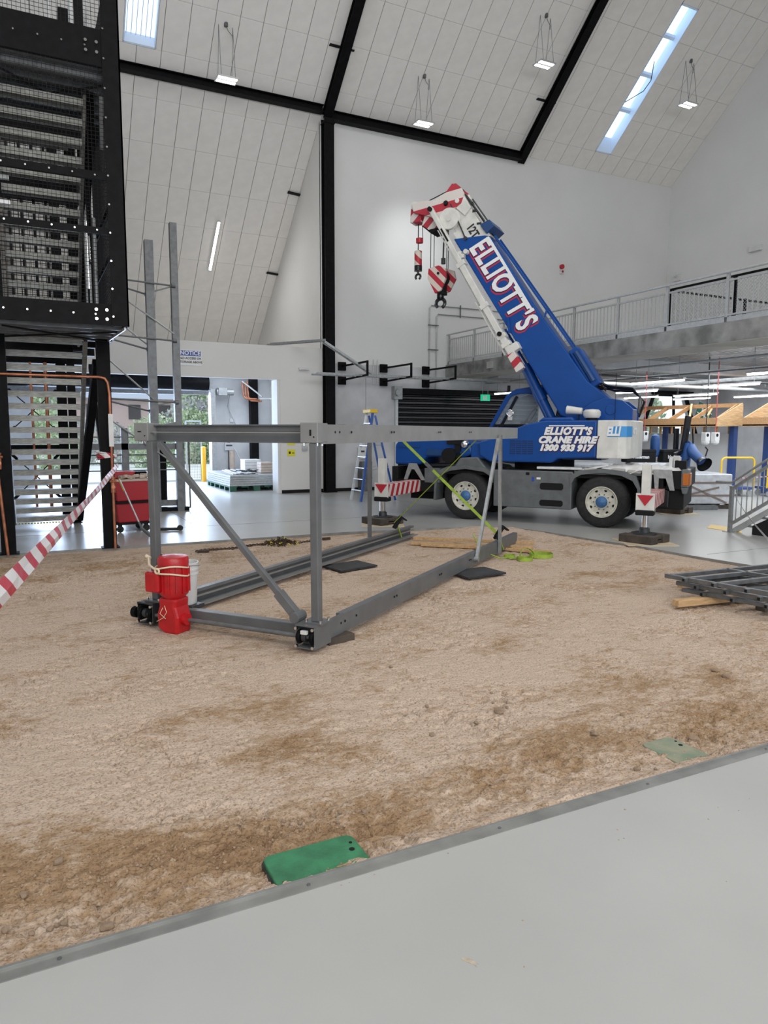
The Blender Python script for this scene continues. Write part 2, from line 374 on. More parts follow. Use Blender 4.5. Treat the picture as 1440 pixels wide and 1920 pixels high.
# keep far edge inside the pit outline
yf = np.interp(X2[-1], [p[0] for p in PIT[:7]], [p[1] for p in PIT[:7]])-.004
lim = np.interp(X2, [p[0] for p in PIT[:7]], [p[1] for p in PIT[:7]])-.004
Y2 = np.minimum(Y2, lim)
Z2, D2, _ = sand_z(X2, Y2)
vs = np.stack([X2, Y2, Z2], -1).reshape(-1, 3)
idx = np.arange(nx*ny).reshape(ny, nx)
fs = np.stack([idx[:-1, :-1], idx[:-1, 1:], idx[1:, 1:], idx[1:, :-1]], -1).reshape(-1, 4)
me = bpy.data.meshes.new('sand_pit'); me.vertices.add(len(vs)); me.vertices.foreach_set('co', vs.ravel())
me.loops.add(fs.size); me.loops.foreach_set('vertex_index', fs.ravel().astype(np.int32))
me.polygons.add(len(fs)); me.polygons.foreach_set('loop_start', np.arange(0, fs.size, 4, dtype=np.int32)); me.update(calc_edges=True)
me.polygons.foreach_set('use_smooth', [True]*len(fs))
att = me.attributes.new('damp', 'FLOAT', 'POINT'); att.data.foreach_set('value', D2.ravel().astype(np.float32))
me.materials.append(MATS['sand']); so = bpy.data.objects.new('sand_pit', me); COL.objects.link(so); struct(so)
sb = MB()
sb.box((-5, YN, -.2), (9.1, 11.9, -.13)); struct(sb.build('pit_base', 'sand'))
def sz(x, y): return float(sand_z(np.array([x]), np.array([y]))[0][0])
# stones and clods
def stone_mesh(seed, n=1):
    r_ = random.Random(seed); bm = bmesh.new(); bmesh.ops.create_icosphere(bm, subdivisions=n, radius=1)
    for v in bm.verts: v.co *= r_.uniform(.72, 1.12); v.co.z *= .7
    me = bpy.data.meshes.new('clod'); bm.to_mesh(me); bm.free(); me.materials.append(MATS['clod']); return me
SM = [stone_mesh(i, 2) for i in range(5)]; SL = [stone_mesh(40+i, 1) for i in range(4)]
def clod(px, py, r_, label, group=None, i=0):
    p = on_ground(px, py); o = bpy.data.objects.new('clod', SM[i % 5]); COL.objects.link(o)
    o.scale = (r_, r_*.9, r_*.85); o.location = (p.x, p.y, sz(p.x, p.y)+r_*.35); o.rotation_euler = (rnd.uniform(-.3, .3), rnd.uniform(-.3, .3), rnd.uniform(0, 6)); tag(o, label, 'clod', group); return o
clod(1115, 1366, .034, 'round grey-brown clod alone on pale sand, left of the dusty lid', None, 0)
clod(936, 1326, .040, 'lumpy clod on rough sand midway between frame and dusty lid', None, 1)
clod(200, 1730, .030, 'largest broken clod among dark soil at lower left', None, 2)
clod(109, 1604, .022, 'small dark clod alone on pale sand at the left edge', None, 3)
clod(1360, 1262, .036, 'right one of two clods lying together on the sand near the right edge', None, 4)
clod(1340, 1252, .028, 'left one of two clods lying together on the sand near the right edge', None, 0)
clod(1300, 1377, .036, 'brown clod just above the upper right corner of the dusty lid', None, 1)
clod(1195, 1440, .024, 'pale flat clod below the dusty lid near the kerb', None, 2)
for i in range(46):
    a, b = [((60, 1700), (300, 90)), ((1180, 1440), (170, 60)), ((980, 1320), (260, 60)), ((600, 1530), (60, 30))][i % 4]
    px = a[0]+rnd.gauss(0, 1)*b[0]*.5; py = a[1]+rnd.gauss(0, 1)*b[1]*.5
    p = on_ground(px, py)
    if p.y < YN+.06 or px > 1435 or px < 4: continue
    clod(px, py, rnd.uniform(.010, .021), 'small sandy clod lying loose among others on the pit floor', 'small clods on the sand', i)
gv = MB(); ico = SL
for i in range(2600):
    if i % 3: cx, cyy, sx, sy, a = DAMP[rnd.choice([0, 0, 1, 1, 2, 3, 4, 4, 9, 7])]; x = rnd.gauss(cx, sx*.7); y = rnd.gauss(cyy, sy*.7)
    else: y = YN*(11.5/YN)**rnd.random(); x = rnd.uniform(-.5-.2*y, .5+.95*y)
    if y < YN+.03 or y > 11.2 or x > 8.3 or x < -2.5: continue
    q = rnd.uniform(.0025, .008)*(1+.12*y); z = sz(x, y)+q*.3 if i % 4 == 0 else None
    gv_p = (x, y, q); gv.k = 0
    MBs = SL[i % 4]
    if not hasattr(gv, 'pend'): gv.pend = []
    gv.pend.append(gv_p)
P_ = np.array(gv.pend); zz = sand_z(P_[:, 0], P_[:, 1])[0]
for (x, y, q), z in zip(gv.pend, zz):
    a = rnd.uniform(0, 6)
    pts = [(x+math.cos(a+t)*q*rnd.uniform(.7, 1.2), y+math.sin(a+t)*q*rnd.uniform(.7, 1.2), z) for t in (0, 1.57, 3.14, 4.71)]+[(x, y, z+q*rnd.uniform(.7, 1.2))]
    gv.add(pts, [(0, 1, 4), (1, 2, 4), (2, 3, 4), (3, 0, 4)])
g = gv.build('gravel', 'clod', fix=False); tag(g, 'loose crumbs of earth scattered over the sand pit', 'gravel', kind='stuff')

cb_ = MB()
for px, py, q in [(1172, 1518, .006), (1158, 1556, .005), (1160, 1575, .004), (1170, 1572, .004), (1385, 1520, .004), (1328, 1536, .004), (1346, 1514, .003), (980, 1726, .004), (983, 1813, .004), (1362, 1653, .003), (640, 1660, .004), (655, 1655, .003), (702, 1640, .004), (840, 1600, .004), (1084, 1505, .003), (1405, 1498, .003)]:
    p = on_ground(px, py); 
    if p.y > YN-.08: continue
    cb_.add([(p.x-q, p.y-q*.6, 0), (p.x+q*.8, p.y-q, 0), (p.x+q, p.y+q*.7, 0), (p.x-q*.5, p.y+q, 0), (p.x, p.y, q*.8)], [(0, 1, 4), (1, 2, 4), (2, 3, 4), (3, 0, 4)])
tag(cb_.build('floor_crumbs', 'clod', fix=False), 'few tiny soil crumbs lying on the painted floor near the kerb', 'crumbs', kind='stuff')
p = on_ground(880, 1802); cb_ = MB(); r_ = random.Random(8)
cb_.prism([(p.x+math.cos(t)*.020*r_.uniform(.5, 1.3)-.012*math.sin(t), p.y+math.sin(t)*.034*r_.uniform(.5, 1.2)) for t in np.linspace(0, 6.0, 13)], 0, .0012, 'z')
mat('dried_mud', (.42, .36, .28), .85, var=.15, scale=60)
tag(cb_.build('mud_mark', 'dried_mud'), 'small tan smear of dried mud on the pale floor in front', 'mud')
# ------------------------------------------------------------------ walls
def wall(name, mb, m): return struct(mb.build(name, m))
x = MB(); x.box((XC, YB, 3.88), (XL+.2, YB+.25, 11.2)); wb = wall('wall_back', x, 'white_wall')
x = MB(); x.box((8.3, YB+.004, 0), (9.48, YB+.25, 3.88)); x.box((9.50, YB+.004, 0), (10.57, YB+.25, 3.88)); x.box((10.57, YB+.004, 3.12), (16.2, YB+.25, 3.88))
x.box((16.2, YB+.004, 0), (20.85, YB+.25, 3.88)); x.box((9.48, YB+.03, 0), (9.5, YB+.2, 3.88))
# window opening in the gallery back wall, trapezoid
x.prism([(20.85, 0), (20.85, 3.88), (21.75, 3.88), (21.75, 3.3), (20.85, 1.2)], YB+.004, YB+.25, 'y')
x.box((21.75, YB+.004, 3.3), (23.45, YB+.25, 3.88)); x.prism([(23.45, 3.88), (XL+.2, 3.88), (XL+.2, 0), (24.4, 0), (24.4, 1.2), (23.45, 3.3)], YB+.004, YB+.25, 'y')
x.box((20.85, YB+.004, 0), (24.4, YB+.25, 1.2))
wall('wall_back_lower', x, 'concrete')
x = MB(); x.prism([(-6.0, 3.6), (-6, 40)], XR, XR+.2, 'x') if 0 else x.box((XR, -6, 4.0), (XR+.2, YB, 22)); wall('wall_right', x, 'white_wall')
x = MB(); x.box((XL, -6, 0), (XL+.2, YB, 3.9)); wall('wall_right_lower', x, 'concrete')
x = MB(); x.box((-6, YB, 3.335), (XC+.02, YB+.2, 4.3)); x.box((6.72, YB, 0), (XC+.02, YB+.2, 3.335)); x.box((-6, YB+.2, 4.15), (XC, 27, 4.3)); x.box((6.64, YB+.02, 0), (6.72, YB+.55, 3.335))
wall('wall_left', x, 'cream_wall')
x = MB(); x.box((XC, YB+.2, 0), (XC+.2, 27.2, 11.0)); wall('wall_side', x, 'cream_wall')
x = MB(); x.box((5.93, 25.7, 0), (XC, 25.9, 4.15)); x.box((-6, 25.7, 3.15), (5.93, 25.9, 4.15)); x.box((-6, 25.7, 0), (.2, 25.9, 3.15)); wall('wall_annexe', x, 'concrete')
x = MB(); x.box((-6.2, 20, 0), (-6, 27.4, 12)); x.box((-6.2, -6, 0), (-6, 20, 12)); wall('wall_far_left', x, 'white_wall')
x = MB(); x.box((6.74, YB-.015, 0), (XC-.05, YB, .1)); x.box((8.4, YB-.012, 0), (10.5, YB+.004, .1)); struct(x.build('baseboard_back', 'black_matt'))
# ------------------------------------------------------------------ ceiling
cl = MB(); t_ = .12
def cplane(mb, x0, x1, y0, y1, off, th, k=None):
    z = lambda y: zceil(y)+off
    mb.add([(x0, y0, z(y0)), (x1, y0, z(y0)), (x1, y1, z(y1)), (x0, y1, z(y1)), (x0, y0, z(y0)+th), (x1, y0, z(y0)+th), (x1, y1, z(y1)+th), (x0, y1, z(y1)+th)],
           [(0, 1, 2, 3), (7, 6, 5, 4), (0, 4, 5, 1), (1, 5, 6, 2), (2, 6, 7, 3), (3, 7, 4, 0)], k)
SK = [(2.62, 3.40, 16.0, 19.76), (17.93, 18.62, 16.31, 19.76)]
xs0 = [-6, 2.62, 3.40, 17.93, 18.62, XR+.2]
for i in range(5):
    if i in (1, 3):
        s = SK[0 if i == 1 else 1]; cplane(cl, xs0[i], xs0[i+1], s[3], 27.2, .03, t_); cplane(cl, xs0[i], xs0[i+1], 9, s[2], .03, t_)
    else: cplane(cl, xs0[i], xs0[i+1], 9, 27.2, .03, t_)
zr = zceil(9)
cl.add([(-6, 9, zr), (XR, 9, zr), (XR, -6, zr-KS*15), (-6, -6, zr-KS*15)], [(0, 3, 2, 1)])
ceil = struct(cl.build('ceiling', 'tile_gap'))
TW, TL = .6, .92
tiles = []
for iy in range(-1, 9):
    y1 = 18.85+TL*iy; 
    for ix in range(-2, 35):
        x0 = 1.15+TW*ix
        tiles.append([x0, x0+TW, y1, y1+TL])
for iy in (2, 3, 4): pass
def vis(t):
    cx, cyy = (t[0]+t[1])/2, (t[2]+t[3])/2; q = V(cx, cyy, zceil(cyy))-CP; d = q.dot(CF)
    return d, 720+FPX*q.dot(CRt)/d, 960-FPX*q.dot(CUp)/d
def blocked(t):
    for s in SK:
        if t[1] > s[0]+.01 and t[0] < s[1]-.01 and t[3] > s[2]+.01 and t[2] < s[3]-.01: return s
out = []
for iy in range(-5, -1):
    for ix in range(-2, 35): tiles.append([1.15+TW*ix, 1.15+TW*ix+TW, 18.85+TL*iy, 18.85+TL*iy+TL])
for t in tiles:
    if t[3] > 27.2 or t[1] > XR+.01 and t[0] > XR-.05: continue
    t[1] = min(t[1], XR)
    if t[2] >= YB-.05 and t[0] > XC-.1: continue
    if t[3] > YB and t[0] > XC-.1: t[3] = YB
    if t[1] > XC and t[2] > YB-.05: t[1] = XC
    d, px, py = vis(t)
    if not (-80 < px < 1520 and -80 < py < 680): continue
    s = blocked(t)
    if s:      # cut round the skylight
        ps = []
        if t[0] < s[0]-.03: ps.append([t[0], s[0], t[2], t[3]])
        if t[1] > s[1]+.03: ps.append([s[1], t[1], t[2], t[3]])
        if t[3] > s[3]+.03: ps.append([max(t[0], s[0]), min(t[1], s[1]), s[3], t[3]])
        if t[2] < s[2]-.03: ps.append([max(t[0], s[0]), min(t[1], s[1]), t[2], s[2]])
        for q in ps: out.append((d, q))
    else: out.append((d, t))
out.sort(key=lambda a: a[0])
rest = MB(); sh = {}
for i, (d, t) in enumerate(out):
    g_ = .008; L_, W_ = t[3]-t[2], t[1]-t[0]
    if L_ < .04 or W_ < .04: continue
    if i < 300:
        key = (round(L_, 3), round(W_, 3))
        if key not in sh:
            mb = MB(); h = .025
            mb.add([(g_, g_, -KS*g_), (W_-g_, g_, -KS*g_), (W_-g_, L_-g_, -KS*(L_-g_)), (g_, L_-g_, -KS*(L_-g_)), (g_, g_, -KS*g_+h), (W_-g_, g_, -KS*g_+h), (W_-g_, L_-g_, -KS*(L_-g_)+h), (g_, L_-g_, -KS*(L_-g_)+h)],
                   [(0, 3, 2, 1), (4, 5, 6, 7), (0, 1, 5, 4), (1, 2, 6, 5), (2, 3, 7, 6), (3, 0, 4, 7)])
            sh[key] = mesh_of(mb, 'ceiling_tile', 'tile')
        inst(sh[key], 'ceiling_tile', ceil, (t[0], t[2], zceil(t[2])))
    else: cplane(rest, t[0]+g_, t[1]-g_, t[2]+g_, t[3]-g_, 0, .025)
rest.build('ceiling_tile', 'tile', ceil, kind='stuff')
# skylights
def slope_box(mb, x0, x1, y0, y1, o0, o1, k=None): cplane(mb, x0, x1, y0, y1, o0, o1-o0, k)
for n_, s in enumerate(SK):
    x = MB(); f_ = .03
    for a in ((s[0]-.0, s[0]+f_, s[2], s[3]), (s[1]-f_, s[1], s[2], s[3]), (s[0], s[1], s[3]-f_, s[3]), (s[0], s[1], s[2], s[2]+f_)): slope_box(x, a[0], a[1], a[2], a[3], -.01, .55)
    wo = struct(x.build('window_%d' % (n_+1), 'sky_reveal'))
    x = MB(); x.k = 0; nb = 4
    for i in range(1, nb):
        y = s[2]+(s[3]-s[2])*i/nb; slope_box(x, s[0], s[1], y-.035, y+.035, .30 if n_ else .12, .38 if n_ else .2)
    x.build('glazing_bar', 'sky_reveal', wo)
    dp = .22 if n_ == 0 else .5; x = MB(); slope_box(x, s[0]+.0, s[1]-.0, s[2]+.0, s[3]-.0, dp, dp+.03)
    x.build('pane', 'sky_panel', wo)
    if n_ == 0:
        x = MB()
        for i in range(6): xx = s[0]+.07+i*.115; slope_box(x, xx, xx+.02, s[2], s[3], .18, .20)
        x.build('glazing_rib', 'sky_reveal', wo)
x = MB(); c = V(18.3, 18.05, zceil(18.05)); x.tube([c+V(-.35, .5, -.4), c+V(.1, .1, -.1), c+V(.1, -.2, .1), c+V(-.1, -.5, .5)], .012, 6)
tag(x.build('cable_loop', 'black_matt'), 'dark cable loop dangling under the long right skylight', 'cable')
# black steelwork
def ibeam(mb, a, b, w_, h_, up=V(0, 0, 1)):
    t = .02; P = [(-w_/2, -h_/2), (w_/2, -h_/2), (w_/2, -h_/2+t), (t/2, -h_/2+t), (t/2, h_/2-t), (w_/2, h_/2-t), (w_/2, h_/2), (-w_/2, h_/2), (-w_/2, h_/2-t), (-t/2, h_/2-t), (-t/2, -h_/2+t), (-w_/2, -h_/2+t)]
    mb.prof(P, a, b, up)
def steel(label, fn, name='steel_beam', extra=None):
    x = MB(); fn(x); return tag(x.build(name, 'black_steel'), label, 'steel beam' if name == 'steel_beam' else 'column')
cx_ = XC+.1
steel('tall black steel column against the back wall left of the crane', lambda x: (ibeam(x, (cx_, YB-.16, 0), (cx_, YB-.16, 10.75), .30, .26, V(0, 1, 0)), x.box((cx_-.2, YB-.3, 0), (cx_+.2, YB-.02, .03)), x.box((cx_-.17, YB-.31, 10.6), (cx_+.17, YB-.02, 10.63))), 'steel_column')
steel('black rafter rising up the ceiling from the tall column', lambda x: ibeam(x, (cx_, YB-.1, zceil(YB)-.12), (cx_, 12.0, zceil(12)-.12), .26, .2))
steel('black rafter rising up the ceiling beside the long skylight', lambda x: ibeam(x, (XM+2.78, YB+.0, zceil(YB)-.2), (XM+2.78, 12.0, zceil(12)-.2), .26, .2))
steel('horizontal black beam along the top of the white back wall', lambda x: ibeam(x, (cx_+.15, YB-.16, ZC-.10), (XM+2.7, YB-.16, ZC-.10), .24, .24))
steel('horizontal black beam across the sloped ceiling left of the column', lambda x: ibeam(x, (-3, YB-.16, ZC+.02), (cx_-.15, YB-.16, ZC+.02), .24, .2))
x = MB(); x.box((cx_-.05, YB-.45, ZC-.0), (cx_+.12, YB-.1, ZC+.18)); 
# purlin cleats
for yy, xx, lb in ((18.9, cx_, 'stub of black purlin crossing the rafter above the column'), (18.9, XM+2.78, 'stub of black purlin beside the rafter near the skylight')):
    x = MB(); x.bar((xx-.42, yy, zceil(yy)-.03), (xx+.0, yy, zceil(yy)-.03), .1, .03); x.bar((xx, yy, zceil(yy)-.03), (xx+.30, yy, zceil(yy)-.03), .06, .03)
    tag(x.build('purlin_cleat', 'black_matt'), lb, 'cleat')
for yy, lb in ((22.2, 'upper black cleat poking past the side wall edge'), (24.5, 'lower black cleat poking past the side wall edge')):
    x = MB(); x.bar((XC-.4, yy, zceil(yy)-.02), (XC+.02, yy, zceil(yy)-.05), .12, .05)
    tag(x.build('purlin_cleat', 'black_matt'), lb, 'cleat')
# linear light on the lower slope and pendants
x = thing('linear_light', 'bright linear light fitting on the lower left ceiling slope', 'light', (5.76, 23.86, zceil(23.86)-.06))
m = MB(); m.bar((0, -.7, .61), (0, .7, -.61), .10, .04); m.build('light_body', 'galv_light', x)
m = MB(); m.bar((0, -.68, .575), (0, .68, -.61), .075, .04); m.build('diffuser', 'tube_on', x)
area('linear_light_glow', (5.76, 23.75, zceil(23.86)-.2), (R(-41), 0, 0), .1, 1.8, 42)
def pendant(cx, cy, dz, lb):
    t = thing('pendant_light', lb, 'light', (cx, cy, zceil(cy)-dz))
    m = MB(); w2, d2 = .27, .20
    m.box((-w2, -d2, 0), (w2, d2, .03)); m.build('light_body', 'galv_light', t)
    for s in (-1, 1): m = MB(); m.box((-w2+.03, s*.095-.055, -.008), (w2-.03, s*.095+.055, .002)); m.build('diffuser', 'panel_on', t)
    for i, (a, b) in enumerate((( -.18, 0), (.18, 0))):
        m = MB(); top = (a, 0, dz+.01); m.cyl((a, -d2+.02, .03), (a, 0, dz-KS*0), .006, 5); m.build('wire', 'galv_dark', t)
        m = MB(); m.cyl((a, d2-.02, .03), (a, 0, dz), .006, 5); m.build('wire', 'galv_dark', t)
    m = MB(); m.cyl((0, -.04, dz+.06), (0, -.04, dz-.03), .05, 8); m.tube([(0, -.04, dz), (.05, -.04, dz-.12), (.16, -.02, dz-.2), (.17, 0, dz-.3)], .008, 5); m.build('junction_box', 'galv_dark', t)
pendant(5.02, 19.07, 1.29, 'leftmost pendant light, hanging over the black beam left of the column')
pendant(10.78, 19.08, 1.28, 'lowest pendant light, hanging just above the wall-top beam')
pendant(13.73, 17.34, 1.28, 'highest pendant light, between the two rafters')
pendant(19.48, 17.30, 1.30, 'rightmost pendant light, right of the long skylight')
# ------------------------------------------------------------------ annexe behind the left opening
x = MB()
x.bar((-3, YB+.35, 3.38), (5.0, YB+.35, 3.38), .02, .02)
d = thing('roller_shutter', 'rolled-up dark roller shutter above the outdoor doorway', 'roller door', (2.9, 25.4, 3.2))
m = MB(); m.cyl((-3.6, 0, .30), (2.9, 0, .30), .27, 16); m.build('shutter_roll', 'black_steel', d, smooth=True)
m = MB(); m.box((-3.6, -.1, -.12), (2.9, -.05, .0)); m.build('bottom_rail', 'galv_dark', d)
m = MB(); m.box((2.95, -.15, -3.2), (3.12, .25, .1)); m.build('guide_rail', 'galv', d)
m = MB(); m.cyl((3.15, -.15, 0), (3.75, -.15, 0), .12, 12); m.box((3.2, -.3, -.12), (3.5, -.0, .14)); m.tube([(3.6, -.25, -.1), (3.62, .2, -.5), (3.95, .25, -1.2)], .01, 5); m.build('winding_motor', 'galv', d)
x = MB(); x.box((7.33, 25.42, 0), (7.6, 25.7, 4.15)); tag(x.build('steel_column', 'black_steel'), 'black steel column inside the room behind the opening', 'column')
x = MB(); x.box((7.62, 25.6, 0), (XC, 25.72, 4.15)); struct(x.build('trim_4', 'panel_white'))
x = MB(); x.box((6.4, 25.62, 1.15), (6.72, 25.7, 1.42)); x.box((6.45, 25.6, 1.3), (6.67, 25.62, 1.35), 1); x.cyl((6.55, 25.68, 0), (6.55, 25.68, 1.15), .02, 8, k=1); x.cyl((6.56, 25.66, 1.42), (6.56, 25.66, 1.6), .05, 8, k=1)
tag(x.build('switch_box', ['panel_white', 'dark_iron']), 'white isolator box on the grey wall inside the left opening', 'switch box')
x = MB(); x.box((6.62, 25.64, 2.16), (6.74, 25.7, 2.28)); x.cyl((6.65, 25.67, 2.28), (6.55, 25.67, 3.2), .008, 6); tag(x.build('door_control', 'panel_white'), 'small door control box with cable on the annexe wall', 'switch')
for i, (dx, lb) in enumerate(((0, 'left'), (.09, 'middle'), (.18, 'right'))):
    x = MB(); x.tube([(7.02+dx, 25.4, 3.6), (7.05+dx, 25.35, 3.1-.02*i), (7.12+dx, 25.3, 3.0-.04*i), (7.5+dx, 25.2, 2.98-.04*i)], .03, 8)
    tag(x.build('copper_pipe', 'copper', smooth=True), '%s of the bent copper pipes under the annexe ceiling' % lb, 'pipe')
x = MB(); x.bar((7.0, 25.3, 3.6), (7.6, 24.9, 3.05), .12, .04); x.bar((7.5, 24.9, 2.98), (8.05, 24.6, 2.98), .1, .04); tag(x.build('cable_tray', 'galv_light'), 'short galvanised tray beside the bent copper pipes', 'cable tray')
x = MB(); x.cyl((6.55, 25.2, 0), (6.55, 25.25, 1.15), .10, 14); tag(x.build('cardboard_tube', 'card', smooth=True), 'upright brown cardboard tube behind the pallet of panels', 'tube')
x = MB(); x.cyl((7.0, 24.9, .35), (6.7, 25.5, 1.25), .018, 8); tag(x.build('metal_rod', 'galv_light'), 'thin pale rod leaning on the annexe wall by the tube', 'rod')
# pallet with panels
pt = thing('plastic_pallet', 'dark green plastic pallet under the stacked grey panels', 'pallet', (6.35, 23.0, 0), R(0))
m = MB()
for i in range(5): m.box((-.85+i*.36, -1.5, .12), (-.62+i*.36, 1.5, .16))
m.build('deck_board', 'pallet_green', pt)
for yy in (-1.5, -.9, -.25, .4, 1.0, 1.38):
    m = MB(); 
    for xx in (-.85, -.1, .62): m.box((xx, yy, 0), (xx+.2, yy+.12, .12))
    m.build('pallet_foot', 'pallet_green', pt)
x = MB()
for i in range(5): x.box((5.5+.004*i, 21.5, .165+i*.066), (7.2-.006*i, 24.5, .165+i*.066+.06))
tag(x.build('panel_stack', 'galv'), 'stack of grey panels lying on the dark green pallet', 'panels')
x = MB()
for i in range(7): x.bar((5.75+i*.12, 21.9, .51+.012*(i % 3)), (6.0+i*.1, 24.3, .51+.02*(i % 2)), .1, .02)
tag(x.build('metal_strip', 'galv_light'), 'pale metal strips lying on top of the grey panels', 'strips', kind='stuff')
for i in range(4):
    x = MB(); x.box((6.45, 23.2, .505+i*.10), (7.0, 23.75, .6+i*.10)); tag(x.build('flat_carton', 'plastic_white', bevel=.008), ('bottom', 'second lowest', 'second highest', 'top')[i]+' flat white carton of the pile on the grey panels', 'carton', 'white cartons on the panels')
for i in range(4):
    x = MB(); x.box((6.72+.01*(i % 2), 22.3, .505+i*.085), (7.12+.01*(i % 2), 22.75, .585+i*.085)); tag(x.build('flat_carton', 'card', bevel=.006), ('bottom', 'second lowest', 'second highest', 'top')[i]+' brown carton of the pile at the right end of the panels', 'carton', 'brown cartons on the panels')
x = MB(); r_ = random.Random(3)
for i in range(26): p = V(6.0+r_.uniform(0, .6), 22.0+r_.uniform(0, .8), .54+r_.uniform(0, .05)); x.bar(p, p+V(r_.uniform(-.2, .2), r_.uniform(-.2, .2), r_.uniform(-.01, .03)), .05, .02)
tag(x.build('tool_clutter', 'dark_iron'), 'dark jumble of tools and offcuts on the grey panels', 'clutter', kind='stuff')
# outdoors
x = MB(); x.box((-8, 25.9, -.25), (14, 60, -.02)); struct(x.build('yard_ground', 'yard'))
def bollard(px, py, h, lb):
    p = on_ground(px, py); t = MB(); t.lathe([(.085, 0), (.085, h-.03), (.05, h)], (p.x, p.y, 0), n=14); tag(t.build('bollard', 'bollard_yellow', smooth=True), lb, 'bollard')
bollard(383, 903, 1.28, 'orange-yellow bollard standing just outside the doorway')
x = MB(); x.cyl((2.9, 30, 0), (2.9, 30, 1.4), .16, 12); x.lathe([(.2, 0), (.2, .1), (.16, .1)], (2.9, 30, 1.1)); tag(x.build('bollard', 'signal_red'), 'red post outside behind the red bin', 'post')
f = thing('mesh_gate', 'open wire mesh gate leaf outside the doorway', 'gate', (5.35, 27.2, 0))
m = MB(); m.cyl((0, 0, 0), (0, 0, 2.2), .03, 8); m.cyl((.55, 0, 0), (.55, 0, 2.2), .03, 8); m.cyl((0, 0, 2.2), (.55, 0, 2.2), .025, 8); m.build('gate_frame', 'galv_light', f)
m = MB()
for i in range(22): m.bar((0, 0, .1+i*.1), (.55, 0, .1+i*.1), .008)
for i in range(9): m.bar((.06*i+.03, 0, .05), (.06*i+.03, 0, 2.2), .008)
m.build('mesh_panel', 'galv', f, kind='stuff')
def leafy(name, c, r_, n, m_, label, seed):
    q = random.Random(seed); x = MB()
    for i in range(n):
        a, b = q.uniform(0, 6.28), math.acos(q.uniform(-1, 1)); rr = q.uniform(.6, 1.05)
        p = V(c[0]+math.sin(b)*math.cos(a)*rr*r_[0], c[1]+math.sin(b)*math.sin(a)*rr*r_[1], c[2]+math.cos(b)*rr*r_[2])
        s = q.uniform(.10, .26)*r_[2]*.16; M = Euler((q.uniform(0, 3), q.uniform(0, 3), q.uniform(0, 3))).to_matrix()
        x.add([p+M @ V(-s, -s, 0), p+M @ V(s, -s, 0), p+M @ V(s, s, .3*s), p+M @ V(-s, s, 0)], [(0, 1, 2, 3)])
    x.cyl((c[0], c[1], -.02), (c[0], c[1], c[2]), .08*r_[2], 8)
    return tag(x.build(name, m_, fix=False), label, 'tree')
TR = [((.0, 38, 1.0), (2.5, 1.5, 1.8), 'foliage', 'bushy green tree outside, leftmost through the doorway'), ((3.2, 42, .9), (2.6, 1.5, 1.6), 'foliage_purple', 'purplish shrub outside below the house'),
      ((6.0, 38, 1.1), (1.7, 1.2, 1.5), 'foliage', 'leafy green tree outside at the doorway centre'), ((9.3, 44, 1.6), (2.3, 1.5, 2.2), 'foliage_purple', 'purple-tinged tree outside behind the yellow bollard'),
      ((8.6, 41.5, 1.2), (1.5, .9, 1.9), 'foliage', 'green bush outside behind the mesh gate'), ((11.8, 48, 3.6), (3.0, 1.5, 3.6), 'foliage', 'tall pale green tree outside at right of the doorway'),
      ((-1.5, 47.5, 3.6), (3.4, 1.5, 3.0), 'foliage', 'far green hillside trees left of the house'), ((5.0, 58, 5.4), (7, 1.2, 3.4), 'foliage_purple', 'far hillside trees behind the house')]
for i, (c, r_, m_, lb) in enumerate(TR): leafy('tree', c, r_, 3200, m_, lb, i)
h = thing('house', 'distant house with grey roof on the hillside outside', 'house', (6.2, 52, 0))
m = MB(); m.box((-4, 0, 0), (3.6, 3, 4.0)); m.build('wall', 'house_wall', h)
m = MB(); m.prism([(-.4, 4.0), (3.4, 4.0), (1.5, 5.0)], -4.4, 4.0, 'x'); m.build('roof', 'house_roof', h)
for xx in (-2.5, .2, 2.2): m = MB(); m.box((xx, -.05, 2.6), (xx+.8, .02, 3.6)); m.build('window', 'glass_dark', h)
x = MB(); x.box((-8, 60, -1), (22, 60.3, 5)); tag(x.build('hill_bank', 'foliage'), 'dull green bank rising behind the outdoor trees', 'hill')
# ------------------------------------------------------------------ fixtures on the walls
s = thing('notice_sign', 'blue and white notice sign on the wall above the left opening', 'sign', (4.16, YB-.012, 3.84))
m = MB(); m.box((-.31, 0, -.21), (.31, .01, .21)); m.build('sign_plate', 'letter_white', s)
m = MB(); m.box((-.29, -.004, .05), (.29, .0, .19)); m.build('sign_header', 'sign_blue', s)
fr = lambda z, x_=0: frame((x_, -.008, z), (1, 0, 0), (0, 0, 1))
text('NOTICE', .15, 'lettering', 'letter_white', s, fr(.12), .004, .002)
text('NO ACCESS OR', .082, 'lettering', 'letter_black', s, fr(-.02), .001, .002)
text('STORAGE ABOVE', .082, 'lettering', 'letter_black', s, fr(-.12), .001, .002)
for i, (px, py, lb) in enumerate(((546, 833, 'upper yellow warning sign on the white wall right of the opening'), (546, 848, 'lower yellow warning sign on the white wall right of the opening'))):
    p = on_y(px, py-(5 if i == 0 else -1), YB); s = thing('warning_sign', lb, 'sign', (p.x, YB-.012, p.z))
    m = MB(); m.box((-.12, 0, -.10), (.12, .01, .10)); m.build('sign_plate', 'sign_yellow', s)
    m = MB(); m.box((-.08, -.003, -.03), (-.02, 0, .04)); m.box((.02, -.003, 0), (.09, 0, .015)); m.box((.02, -.003, -.03), (.09, 0, -.02)); m.build('sign_print', 'letter_black', s)
def at_wall(px, py): return on_y(px, py, YB)
